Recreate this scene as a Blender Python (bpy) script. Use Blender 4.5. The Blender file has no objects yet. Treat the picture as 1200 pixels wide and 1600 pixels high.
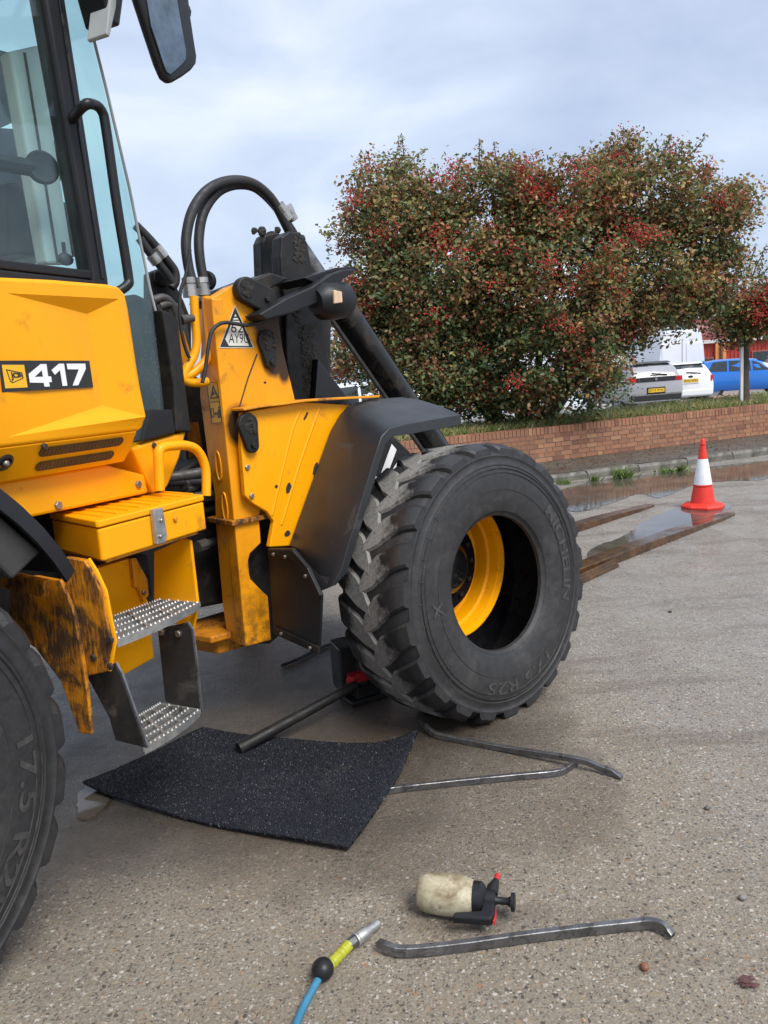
import bpy, bmesh, math, random
import numpy as np
from mathutils import Vector, Matrix
from mathutils.geometry import tessellate_polygon

# ------------------------------------------------------------------ camera, sky, sun, exposure
scene = bpy.context.scene
COL = scene.collection
R = math.radians
cam_d = bpy.data.cameras.new('camera')
cam_d.sensor_width = 36.0
cam_d.lens = 27.0
cam_d.clip_start = 0.05
cam_d.clip_end = 3000
cam = bpy.data.objects.new('camera', cam_d)
COL.objects.link(cam)
CAM_PITCH, CAM_ROLL, CAM_H = 9.7, 4.0, 1.6
cam.matrix_world = (Matrix.Translation((0, 0, CAM_H)) @ Matrix.Rotation(R(90 - CAM_PITCH), 4, 'X')
                    @ Matrix.Rotation(R(-CAM_ROLL), 4, 'Z'))
scene.camera = cam

SUN_ELEV, SUN_BEARING = 52.0, 140.0          # bearing clockwise from +Y: behind the camera, to the right
world = bpy.data.worlds.new('World')
scene.world = world
world.use_nodes = True
wn, wl = world.node_tree.nodes, world.node_tree.links
bg = wn['Background']
sky = wn.new('ShaderNodeTexSky')
sky.sky_type = 'NISHITA'
sky.sun_disc = False
sky.sun_elevation = R(SUN_ELEV)
sky.sun_rotation = R(SUN_BEARING)
sky.dust_density = 2.0
tc = wn.new('ShaderNodeTexCoord')
mp = wn.new('ShaderNodeMapping')
mp.inputs['Scale'].default_value = (1.0, 1.0, 2.6)
mp.inputs['Location'].default_value = (0.35, 0.1, 0.0)
wl.new(tc.outputs['Generated'], mp.inputs['Vector'])
n1 = wn.new('ShaderNodeTexNoise')
n1.inputs['Scale'].default_value = 2.1
n1.inputs['Detail'].default_value = 7.0
n1.inputs['Roughness'].default_value = 0.5
n1.inputs['Distortion'].default_value = 0.4
wl.new(mp.outputs[0], n1.inputs['Vector'])
cr = wn.new('ShaderNodeValToRGB')
cr.color_ramp.elements[0].position = 0.32
cr.color_ramp.elements[0].color = (1.90, 2.28, 3.08, 1)
cr.color_ramp.elements[1].position = 0.66
cr.color_ramp.elements[1].color = (3.75, 4.0, 4.45, 1)
e = cr.color_ramp.elements.new(0.5)
e.color = (2.72, 3.10, 3.82, 1)
wl.new(n1.outputs['Fac'], cr.inputs['Fac'])
mx = wn.new('ShaderNodeMix')
mx.data_type = 'RGBA'
mx.inputs['Factor'].default_value = 0.88
wl.new(sky.outputs[0], mx.inputs['A'])
wl.new(cr.outputs[0], mx.inputs['B'])
wl.new(mx.outputs['Result'], bg.inputs['Color'])
bg.inputs['Strength'].default_value = 0.1

sun_d = bpy.data.lights.new('sun', 'SUN')
sun_d.energy = 1.5
sun_d.angle = R(28)
sun_d.color = (1.0, 0.97, 0.92)
sun = bpy.data.objects.new('sun', sun_d)
COL.objects.link(sun)
sun.rotation_euler = (R(90 - SUN_ELEV), 0, R(180 - SUN_BEARING))
sun.location = (6, -6, 12)

vs = scene.view_settings
scene.display_settings.display_device = 'sRGB'
vs.view_transform = 'Standard'
vs.look = 'None'
vs.exposure = 1.36
vs.gamma = 1.0
vs.use_curve_mapping = False
scene.cycles.max_bounces = 7
scene.cycles.diffuse_bounces = 3
scene.cycles.glossy_bounces = 3
scene.cycles.transmission_bounces = 4
scene.cycles.transparent_max_bounces = 8

rnd = random.Random(7)
rng = np.random.default_rng(11)

# ------------------------------------------------------------------ mesh helpers
def lerp(a, b, t):
    return a + (b - a) * t

def spline(pts, n=6):
    """Catmull-Rom through the points."""
    P = [Vector(p) for p in pts]
    if len(P) < 3:
        return P
    P = [P[0] * 2 - P[1]] + P + [P[-1] * 2 - P[-2]]
    out = []
    for i in range(1, len(P) - 2):
        a, b, c, d = P[i - 1:i + 3]
        for k in range(n):
            t = k / n
            out.append(0.5 * ((2 * b) + (c - a) * t + (2 * a - 5 * b + 4 * c - d) * t * t + (3 * b - a - 3 * c + d) * t ** 3))
    out.append(P[-2])
    return out

class MB:
    def __init__(s):
        s.v, s.f = [], []

    def add(s, vs_, fs_):
        n = len(s.v)
        s.v += [tuple(p) for p in vs_]
        s.f += [tuple(i + n for i in f) for f in fs_]
        return s

    def box(s, lo, hi):
        x0, y0, z0 = lo
        x1, y1, z1 = hi
        return s.add([(x0, y0, z0), (x1, y0, z0), (x1, y1, z0), (x0, y1, z0), (x0, y0, z1), (x1, y0, z1), (x1, y1, z1), (x0, y1, z1)],
                     [(0, 3, 2, 1), (4, 5, 6, 7), (0, 1, 5, 4), (1, 2, 6, 5), (2, 3, 7, 6), (3, 0, 4, 7)])

    def obox(s, c, ax, ay, az):
        """box from centre and three half-axis vectors"""
        c, ax, ay, az = Vector(c), Vector(ax), Vector(ay), Vector(az)
        P = [c + ax * i + ay * j + az * k for k in (-1, 1) for (i, j) in ((-1, -1), (1, -1), (1, 1), (-1, 1))]
        return s.add(P, [(0, 3, 2, 1), (4, 5, 6, 7), (0, 1, 5, 4), (1, 2, 6, 5), (2, 3, 7, 6), (3, 0, 4, 7)])

    def loft(s, loops, cap=True, closed=True):
        n = len(loops[0])
        base = [i * n for i in range(len(loops))]
        vs_ = [p for L in loops for p in L]
        fs_ = []
        m = n if closed else n - 1
        for i in range(len(loops) - 1):
            for j in range(m):
                k = (j + 1) % n
                fs_.append((base[i] + j, base[i] + k, base[i + 1] + k, base[i + 1] + j))
        if cap:
            fs_.append(tuple(reversed(range(n))))
            fs_.append(tuple(base[-1] + j for j in range(n)))
        return s.add(vs_, fs_)

    def side(s, uz, v0, v1):
        """outline in the machine's side plane, from lateral v0 to v1 (v to the machine's right)"""
        return s.loft([[(u, -v0, z) for u, z in uz], [(u, -v1, z) for u, z in uz]])

    def front(s, vz, u0, u1):
        return s.loft([[(u0, -v, z) for v, z in vz], [(u1, -v, z) for v, z in vz]])

    def plan(s, uv, z0, z1):
        return s.loft([[(u, -v, z0) for u, v in uv], [(u, -v, z1) for u, v in uv]])

    def tube(s, path, r, n=10, cap=True):
        P = [Vector(p) for p in path]
        rs = r if isinstance(r, (list, tuple)) else [r] * len(P)
        loops = []
        t0 = (P[1] - P[0]).normalized()
        a = t0.orthogonal().normalized()
        for i, p in enumerate(P):
            t = (P[min(i + 1, len(P) - 1)] - P[max(i - 1, 0)]).normalized()
            a = (a - t * a.dot(t)).normalized()
            b = t.cross(a)
            loops.append([p + (a * math.cos(2 * math.pi * k / n) + b * math.sin(2 * math.pi * k / n)) * rs[i] for k in range(n)])
        return s.loft(loops, cap)

    def lathe(s, prof, n=32, c=(0, 0, 0), ax=(0, 0, 1), cap=False, a0=0.0, a1=2 * math.pi):
        """profile of (distance along the axis, radius)"""
        c, ax = Vector(c), Vector(ax).normalized()
        x = ax.orthogonal().normalized()
        y = ax.cross(x)
        full = abs(a1 - a0 - 2 * math.pi) < 1e-6
        m = n if full else n + 1
        vs_ = []
        for h, r in prof:
            for k in range(m):
                t = a0 + (a1 - a0) * k / n
                vs_.append(c + ax * h + (x * math.cos(t) + y * math.sin(t)) * r)
        fs_ = []
        for i in range(len(prof) - 1):
            for k in range(n):
                k2 = (k + 1) % m
                fs_.append((i * m + k, i * m + k2, (i + 1) * m + k2, (i + 1) * m + k))
        if cap:
            fs_.append(tuple(range(m)))
            fs_.append(tuple((len(prof) - 1) * m + k for k in range(m)))
        return s.add(vs_, fs_)

    def ball(s, c, r, n=10, sq=(1, 1, 1), jit=0.0):
        c = Vector(c)
        m = max(4, n // 2)
        vs_ = [c + Vector((0, 0, r * sq[2]))]
        for i in range(1, m):
            p = math.pi * i / m
            for k in range(n):
                t = 2 * math.pi * k / n
                q = r * (1 + rnd.uniform(-jit, jit))
                vs_.append(c + Vector((q * sq[0] * math.sin(p) * math.cos(t), q * sq[1] * math.sin(p) * math.sin(t), q * sq[2] * math.cos(p))))
        vs_.append(c - Vector((0, 0, r * sq[2])))
        fs_ = [(0, 1 + k, 1 + (k + 1) % n) for k in range(n)]
        for i in range(m - 2):
            for k in range(n):
                a, b = 1 + i * n + k, 1 + i * n + (k + 1) % n
                fs_.append((a, a + n, b + n, b))
        L = len(vs_) - 1
        fs_ += [(L, 1 + (m - 2) * n + (k + 1) % n, 1 + (m - 2) * n + k) for k in range(n)]
        return s.add(vs_, fs_)

    def poly(s, loops, off):
        """flat plate from outlines (first outer, others holes) of 3D points, given thickness vector"""
        off = Vector(off)
        P = [[Vector(p) for p in L] for L in loops]
        tris = tessellate_polygon(P)
        flat = [p for L in P for p in L]
        n = len(flat)
        fs_ = [tuple(t) for t in tris] + [tuple(i + n for i in reversed(t)) for t in tris]
        b = 0
        for L in P:
            m = len(L)
            for j in range(m):
                k = (j + 1) % m
                fs_.append((b + j, b + k, b + k + n, b + j + n))
            b += m
        return s.add(flat + [p + off for p in flat], fs_)

class Fr:
    """a half of the articulated loader: x along its heading, y to its left"""
    def __init__(s, o, bearing):
        s.o = Vector((o[0], o[1], 0))
        s.rz = R(90 - bearing)

FRONT = Fr((-0.459, 4.53), 47)
REAR = Fr((-2.302, 2.066), 25)

def finish(me, smooth):
    bm = bmesh.new()
    bm.from_mesh(me)
    bmesh.ops.remove_doubles(bm, verts=bm.verts, dist=1e-5)
    bmesh.ops.recalc_face_normals(bm, faces=bm.faces)
    bm.to_mesh(me)
    bm.free()
    if smooth:
        me.shade_smooth()
        me.set_sharp_from_angle(angle=R(smooth if smooth > 1 else 40))

def mesh(name, mb, material, smooth=0):
    me = bpy.data.meshes.new(name)
    me.from_pydata(mb.v, [], mb.f)
    finish(me, smooth)
    if material:
        me.materials.append(material)
    return me

def obj(name, mb, material, parent=None, frame=None, bevel=0.0, smooth=0, loc=None, rot=None, seg=2):
    me = mb if isinstance(mb, bpy.types.Mesh) else mesh(name, mb, material, smooth)
    o = bpy.data.objects.new(name, me)
    COL.objects.link(o)
    if parent is not None:
        o.parent = parent
    if frame is not None:
        o.location = frame.o - (parent.location if parent is not None else Vector((0, 0, 0)))
        o.rotation_euler = (0, 0, frame.rz)
    if loc is not None:
        o.location = loc
    if rot is not None:
        o.rotation_euler = rot
    if bevel:
        b = o.modifiers.new('bevel', 'BEVEL')
        b.width = bevel
        b.segments = seg
        b.limit_method = 'ANGLE'
        b.angle_limit = R(35)
        b.harden_normals = False
    return o

def pieces(mb):
    """the separate pieces of a builder, one builder each"""
    par = list(range(len(mb.v)))
    def find(i):
        while par[i] != i:
            par[i] = par[par[i]]
            i = par[i]
        return i
    for f in mb.f:
        for i in f[1:]:
            par[find(i)] = find(f[0])
    groups = {}
    for f in mb.f:
        groups.setdefault(find(f[0]), []).append(f)
    out_ = []
    for fl in groups.values():
        ids = sorted({i for f in fl for i in f})
        new = {i: k for k, i in enumerate(ids)}
        p = MB()
        p.v = [mb.v[i] for i in ids]
        p.f = [tuple(new[i] for i in f) for f in fl]
        out_.append(p)
    return out_

def tag(o, label, cat, group=None):
    o['label'] = label
    o['category'] = cat
    if group:
        o['group'] = group
    return o

def thing(name, label, cat, loc=(0, 0, 0), rz=0.0, group=None):
    o = bpy.data.objects.new(name, None)
    o.empty_display_size = 0.2
    COL.objects.link(o)
    o.location = loc
    o.rotation_euler = (0, 0, rz)
    return tag(o, label, cat, group)

def struct(o):
    o['kind'] = 'structure'
    return o

def stuff(o):
    o['kind'] = 'stuff'
    return o

def fast_mesh(name, V, F, material, colors=None):
    """big mesh from numpy: V (n,3), F (m,k) all faces the same size"""
    me = bpy.data.meshes.new(name)
    n, (m, k) = len(V), F.shape
    me.vertices.add(n)
    me.vertices.foreach_set('co', np.asarray(V, np.float32).ravel())
    me.loops.add(m * k)
    me.loops.foreach_set('vertex_index', F.astype(np.int32).ravel())
    me.polygons.add(m)
    me.polygons.foreach_set('loop_start', np.arange(0, m * k, k, dtype=np.int32))
    me.update(calc_edges=True)
    if colors is not None:
        at = me.attributes.new('tint', 'FLOAT_COLOR', 'POINT')
        at.data.foreach_set('color', np.asarray(colors, np.float32).ravel())
    me.materials.append(material)
    me.validate()
    return me

def text2d(body, bold=0.0, shear=0.0):
    """outline of a piece of lettering as flat polygons, in a box scaled to 0..1 x 0..1"""
    cu = bpy.data.curves.new('lettering', 'FONT')
    cu.body = body
    cu.offset = bold
    cu.shear = shear
    cu.resolution_u = 4
    ob = bpy.data.objects.new('lettering', cu)
    COL.objects.link(ob)
    dg = bpy.context.evaluated_depsgraph_get()
    me = bpy.data.meshes.new_from_object(ob.evaluated_get(dg))
    V = [tuple(v.co) for v in me.vertices]
    F = [tuple(p.vertices) for p in me.polygons]
    bpy.data.objects.remove(ob)
    bpy.data.meshes.remove(me)
    xs = [v[0] for v in V]
    ys = [v[1] for v in V]
    x0, x1, y0, y1 = min(xs), max(xs), min(ys), max(ys)
    return [((v[0] - x0) / (x1 - x0), (v[1] - y0) / (y1 - y0)) for v in V], F

def letter(mb, body, fn, bold=0.0, shear=0.0):
    """lettering mapped by fn(a, b) -> point"""
    V, F = text2d(body, bold, shear)
    return mb.add([fn(a, b) for a, b in V], F)

def bil(bl, br, tr, tl):
    bl, br, tr, tl = map(Vector, (bl, br, tr, tl))
    return lambda a, b: lerp(lerp(bl, br, a), lerp(tl, tr, a), b)

# ------------------------------------------------------------------ materials
class NT:
    def __init__(s, name, dims='3D'):
        s.dims = dims
        s.m = bpy.data.materials.new(name)
        s.m.use_nodes = True
        s.n, s.l = s.m.node_tree.nodes, s.m.node_tree.links
        s.b = s.n['Principled BSDF']
        s.out = s.n['Material Output']
        t = s.n.new('ShaderNodeTexCoord')
        s.co = t.outputs['Object']

    def new(s, t, **kw):
        n = s.n.new(t)
        for k, v in kw.items():
            setattr(n, k, v)
        return n

    def put(s, sock, v):
        if hasattr(v, 'is_linked') or isinstance(v, bpy.types.NodeSocket):
            s.l.new(v, sock)
        else:
            sock.default_value = v

    def noise(s, scale, detail=4, rough=0.55, vec=None, dist=0.0, out='Fac'):
        n = s.new('ShaderNodeTexNoise', noise_dimensions=s.dims)
        s.l.new(vec or s.co, n.inputs['Vector'])
        n.inputs['Scale'].default_value = scale
        n.inputs['Detail'].default_value = detail
        n.inputs['Roughness'].default_value = rough
        n.inputs['Distortion'].default_value = dist
        return n.outputs[out]

    def voro(s, scale, out='Distance', vec=None, feature='F1', rnd_=1.0):
        n = s.new('ShaderNodeTexVoronoi', feature=feature, voronoi_dimensions=s.dims)
        s.l.new(vec or s.co, n.inputs['Vector'])
        n.inputs['Scale'].default_value = scale
        n.inputs['Randomness'].default_value = rnd_
        return n.outputs[out]

    def ramp(s, f, stops, interp='LINEAR'):
        n = s.new('ShaderNodeValToRGB')
        n.color_ramp.interpolation = interp
        el = n.color_ramp.elements
        while len(el) < len(stops):
            el.new(0.5)
        for e_, (p, c) in zip(el, stops):
            e_.position = p
            e_.color = (c, c, c, 1) if isinstance(c, (int, float)) else (*c, 1)
        s.l.new(f, n.inputs['Fac'])
        return n.outputs['Color']

    def rng(s, f, a, b, c=0.0, d=1.0):
        n = s.new('ShaderNodeMapRange')
        s.l.new(f, n.inputs['Value'])
        for k, v in zip(('From Min', 'From Max', 'To Min', 'To Max'), (a, b, c, d)):
            n.inputs[k].default_value = v
        return n.outputs['Result']

    def math(s, op, a, b=0.0, clamp=False):
        n = s.new('ShaderNodeMath', operation=op, use_clamp=clamp)
        s.put(n.inputs[0], a)
        s.put(n.inputs[1], b)
        return n.outputs[0]

    def mix(s, f, a, b, blend='MIX'):
        n = s.new('ShaderNodeMix', data_type='RGBA', blend_type=blend)
        s.put(n.inputs['Factor'], f)
        for k, v in (('A', a), ('B', b)):
            if isinstance(v, (tuple, list)):
                v = (*v[:3], 1)
            s.put(n.inputs[k], v)
        return n.outputs['Result']

    def xyz(s, vec=None):
        n = s.new('ShaderNodeSeparateXYZ')
        s.l.new(vec or s.co, n.inputs[0])
        return n.outputs

    def mapped(s, scale=(1, 1, 1), rot=(0, 0, 0), loc=(0, 0, 0)):
        n = s.new('ShaderNodeMapping')
        s.l.new(s.co, n.inputs['Vector'])
        n.inputs['Scale'].default_value = scale
        n.inputs['Rotation'].default_value = rot
        n.inputs['Location'].default_value = loc
        return n.outputs[0]

    def bump(s, h, strength=0.3, dist=0.01, prev=None):
        n = s.new('ShaderNodeBump')
        n.inputs['Strength'].default_value = strength
        n.inputs['Distance'].default_value = dist
        s.l.new(h, n.inputs['Height'])
        if prev is not None:
            s.l.new(prev, n.inputs['Normal'])
        return n.outputs[0]

    def set(s, col=None, rough=None, metal=None, normal=None, spec=None, coat=None):
        b = s.b.inputs
        for k, v in (('Base Color', col), ('Roughness', rough), ('Metallic', metal), ('Normal', normal),
                     ('Specular IOR Level', spec), ('Coat Weight', coat)):
            if v is None:
                continue
            if k == 'Base Color' and isinstance(v, (tuple, list)):
                v = (*v[:3], 1)
            s.put(b[k], v)
        return s.m

def simple(name, col, rough=0.5, metal=0.0, var=0.25, vscale=5.0, bump=0.0, bscale=60.0, dirt=None, spec=0.5, coat=0.0, rvar=0.15):
    """paint, metal or plastic with uneven tone, uneven gloss, fine relief and optional dirt (colour, amount 0..1, scale)"""
    t = NT(name)
    f = t.noise(vscale, 6, 0.6)
    c = t.mix(t.rng(f, 0.3, 0.7), tuple(x * (1 - var) for x in col), tuple(min(1, x * (1 + var * 0.6)) for x in col))
    r = t.rng(t.noise(vscale * 2.3, 5, 0.6), 0.3, 0.7, max(0.02, rough - rvar), min(1, rough + rvar))
    if dirt:
        dc, da, ds = dirt
        m = t.rng(t.noise(ds, 8, 0.68, dist=0.6), 0.62 - 0.3 * da, 0.72 - 0.12 * da)
        m = t.math('MULTIPLY', m, 0.92, True)
        c = t.mix(m, c, dc)
        r = t.mix(m, r, (0.8, 0.8, 0.8))
    nrm = t.bump(t.noise(bscale, 6, 0.6), bump, 0.004) if bump else None
    return t.set(c, r, metal, nrm, spec, coat)

YEL = (0.90, 0.37, 0.001)
M = {}
M['yellow'] = simple('yellow_paint', YEL, 0.36, var=0.05, vscale=2.5, dirt=((0.52, 0.205, 0.012), 0.10, 5.0), bump=0.03, bscale=9, rvar=0.08, spec=0.35)
M['yellow_frame'] = simple('yellow_paint_worked', (0.76, 0.29, 0.006), 0.42, var=0.12, vscale=4, dirt=((0.085, 0.05, 0.025), 0.33, 5.0), bump=0.15, bscale=30)
def rusty_mat(name, cover):
    """yellow paint scoured away in fine upright scratches and grimy patches"""
    t = NT(name)
    st = t.mapped((1, 1, 0.16))
    scr = t.noise(95, 8, 0.75, vec=st)
    patch = t.noise(5.5, 7, 0.65, dist=0.4)
    m = t.rng(t.math('ADD', t.math('MULTIPLY', scr, 0.55), t.math('MULTIPLY', patch, 0.75)), 0.74 - cover * 0.22, 0.80 - cover * 0.14)
    c = t.mix(t.rng(t.noise(14, 6), 0.3, 0.7), (0.42, 0.145, 0.008), (0.70, 0.27, 0.010))
    rust = t.mix(t.rng(t.noise(30, 5, 0.7), 0.35, 0.65), (0.022, 0.017, 0.013), (0.075, 0.040, 0.020))
    c = t.mix(t.math('MULTIPLY', m, 0.95), c, rust)
    return t.set(c, t.rng(m, 0, 1, 0.45, 0.75), 0, t.bump(scr, 0.35, 0.004), 0.35)
M['yellow_rusty'] = rusty_mat('yellow_paint_rusted', 0.75)
M['yellow_mid'] = rusty_mat('yellow_paint_grimy', 0.35)
M['plastic'] = simple('black_plastic', (0.013, 0.0135, 0.0155), 0.42, spec=0.35, var=0.2, vscale=3, bump=0.08, bscale=300, rvar=0.08)
M['fender'] = simple('grey_black_fender_plastic', (0.024, 0.026, 0.030), 0.40, spec=0.45, var=0.18, vscale=3, bump=0.1, bscale=350, rvar=0.08, dirt=((0.07, 0.068, 0.065), 0.08, 4.0))
M['dark_metal'] = simple('dark_greasy_metal', (0.014, 0.0135, 0.013), 0.5, 0.0, var=0.4, vscale=9, bump=0.35, bscale=40, spec=0.35, dirt=((0.035, 0.028, 0.02), 0.3, 8.0))
M['gloss_black'] = simple('gloss_black_paint', (0.007, 0.007, 0.008), 0.2, var=0.3, vscale=3, rvar=0.08, dirt=((0.045, 0.035, 0.022), 0.28, 5.0), bump=0.05, bscale=30)
M['hose'] = simple('black_hose_rubber', (0.018, 0.018, 0.020), 0.6, var=0.3, vscale=12, bump=0.3, bscale=150)
M['galv'] = simple('galvanised_steel', (0.46, 0.46, 0.45), 0.42, 0.75, var=0.28, vscale=16, bump=0.2, bscale=70, dirt=((0.13, 0.11, 0.09), 0.25, 12.0))
M['steel'] = simple('bare_steel', (0.22, 0.22, 0.225), 0.42, 0.85, var=0.4, vscale=18, bump=0.25, bscale=60, dirt=((0.05, 0.045, 0.04), 0.4, 22.0))
M['bolt'] = simple('zinc_bolt', (0.32, 0.30, 0.27), 0.4, 0.8, var=0.3, vscale=40)
M['fittings'] = simple('dull_fittings', (0.09, 0.085, 0.08), 0.5, 0.4, var=0.4, vscale=14, bump=0.3)
M['bracket'] = simple('dark_step_bracket', (0.035, 0.032, 0.030), 0.55, 0.2, var=0.35, vscale=7, bump=0.25, bscale=50, dirt=((0.10, 0.085, 0.07), 0.3, 9.0))
M['liner'] = simple('dusty_liner_plastic', (0.055, 0.054, 0.052), 0.6, var=0.3, vscale=4, bump=0.2, bscale=30, dirt=((0.025, 0.024, 0.022), 0.35, 5.0))
M['white'] = simple('white_print', (0.80, 0.80, 0.80), 0.4, var=0.04)
M['print_black'] = simple('black_print', (0.018, 0.018, 0.018), 0.4, var=0.1)
M['decal_yellow'] = simple('yellow_sticker', (0.78, 0.42, 0.015), 0.4, var=0.06)
M['sticker_white'] = simple('worn_white_sticker', (0.62, 0.61, 0.55), 0.5, var=0.15, vscale=20)
M['interior_grey'] = simple('cab_lining', (0.34, 0.36, 0.36), 0.7, var=0.1)
M['pillar_white'] = simple('pale_pillar_trim', (0.72, 0.76, 0.76), 0.6, var=0.08)
M['interior_dark'] = simple('cab_dark_trim', (0.014, 0.016, 0.019), 0.7, var=0.2)
M['amber'] = simple('amber_lens', (0.65, 0.45, 0.30), 0.15, var=0.2, vscale=30)
M['red_plastic'] = simple('red_plastic', (0.55, 0.02, 0.025), 0.4, var=0.15, vscale=20)
M['chip'] = simple('bare_paint_chip', (0.035, 0.025, 0.02), 0.7, var=0.4, vscale=40)

def grease_mat():
    t = NT('thick_black_grease')
    n = t.noise(38, 8, 0.7, dist=1.0)
    c = t.mix(t.rng(n, 0.35, 0.75), (0.012, 0.011, 0.010), (0.07, 0.06, 0.05))
    nr = t.bump(n, 1.0, 0.03)
    return t.set(c, t.rng(n, 0.3, 0.7, 0.25, 0.7), 0.0, nr)
M['grease'] = grease_mat()

def glass_mat(name, tint, refl=1.0, dust=0.04):
    t = NT(name)
    tr = t.new('ShaderNodeBsdfTransparent')
    tr.inputs['Color'].default_value = (*tint, 1)
    gl = t.new('ShaderNodeBsdfGlossy')
    gl.inputs['Roughness'].default_value = 0.03
    gl.inputs['Color'].default_value = (0.9, 0.95, 0.97, 1)
    lw = t.new('ShaderNodeLayerWeight')
    lw.inputs['Blend'].default_value = 0.5
    fres = t.math('ADD', 0.04, t.math('MULTIPLY', t.math('POWER', lw.outputs['Facing'], 5.0), 0.9))
    mx_ = t.new('ShaderNodeMixShader')
    t.l.new(t.math('MULTIPLY', fres, refl, True), mx_.inputs[0])
    t.l.new(tr.outputs[0], mx_.inputs[1])
    t.l.new(gl.outputs[0], mx_.inputs[2])
    df = t.new('ShaderNodeBsdfDiffuse')
    df.inputs['Color'].default_value = (0.55, 0.62, 0.62, 1)
    mx2 = t.new('ShaderNodeMixShader')
    film = t.rng(t.noise(3.5, 6, 0.65), 0.35, 0.75, dust * 0.3, dust * 2.2)
    drops = t.math('MULTIPLY', t.rng(t.voro(75), 0.14, 0.10), t.rng(t.noise(2.2, 3), 0.5, 0.62))
    t.l.new(t.math('MAXIMUM', film, t.math('MULTIPLY', drops, 0.35)), mx2.inputs[0])
    t.l.new(mx_.outputs[0], mx2.inputs[1])
    t.l.new(df.outputs[0], mx2.inputs[2])
    t.l.new(mx2.outputs[0], t.out.inputs['Surface'])
    return t.m
M['cab_glass'] = glass_mat('tinted_cab_glass', (0.865, 0.955, 0.945), 1.0, 0.014)
M['mirror_glass'] = simple('mirror_glass', (0.22, 0.26, 0.29), 0.15, 1.0, var=0.35, vscale=14)

def tyre_mat(name, dusty):
    t = NT(name)
    p = t.xyz()
    n = t.noise(26, 8, 0.7)
    base = t.mix(t.rng(n, 0.3, 0.7), (0.013, 0.013, 0.015), (0.032, 0.031, 0.031))
    nrm = t.bump(t.noise(60, 6, 0.65), 0.35, 0.004)
    if dusty:
        # the running band in the middle of the tread is scuffed grey; lug flanks stay black
        d = t.math('ABSOLUTE', p[2])
        edge = t.math('ADD', d, t.math('MULTIPLY', t.math('SUBTRACT', t.noise(11, 7, 0.75), 0.5), 0.30))
        m = t.rng(edge, 0.125, 0.075)
        m = t.math('MULTIPLY', m, t.rng(t.noise(90, 5, 0.7), 0.25, 0.6, 0.35, 1.0), True)
        base = t.mix(m, base, (0.25, 0.24, 0.22))
        return t.set(base, t.rng(m, 0, 1, 0.42, 0.85), 0, nrm)
    scuff = t.rng(t.noise(5, 7, 0.7, dist=0.8), 0.52, 0.72, 0.0, 0.42)
    base = t.mix(scuff, base, (0.085, 0.08, 0.073))
    return t.set(base, t.rng(t.noise(4, 5), 0.3, 0.7, 0.42, 0.66), 0, nrm)
M['tyre'] = tyre_mat('tyre_rubber', False)
M['lug'] = tyre_mat('tyre_tread_rubber', True)
M['tyre_print'] = simple('raised_tyre_lettering', (0.048, 0.046, 0.044), 0.6, var=0.5, vscale=30)
M['tyre_in'] = simple('tyre_inside_rubber', (0.010, 0.010, 0.012), 0.32, var=0.4, vscale=9, bump=0.3, bscale=25)

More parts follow.
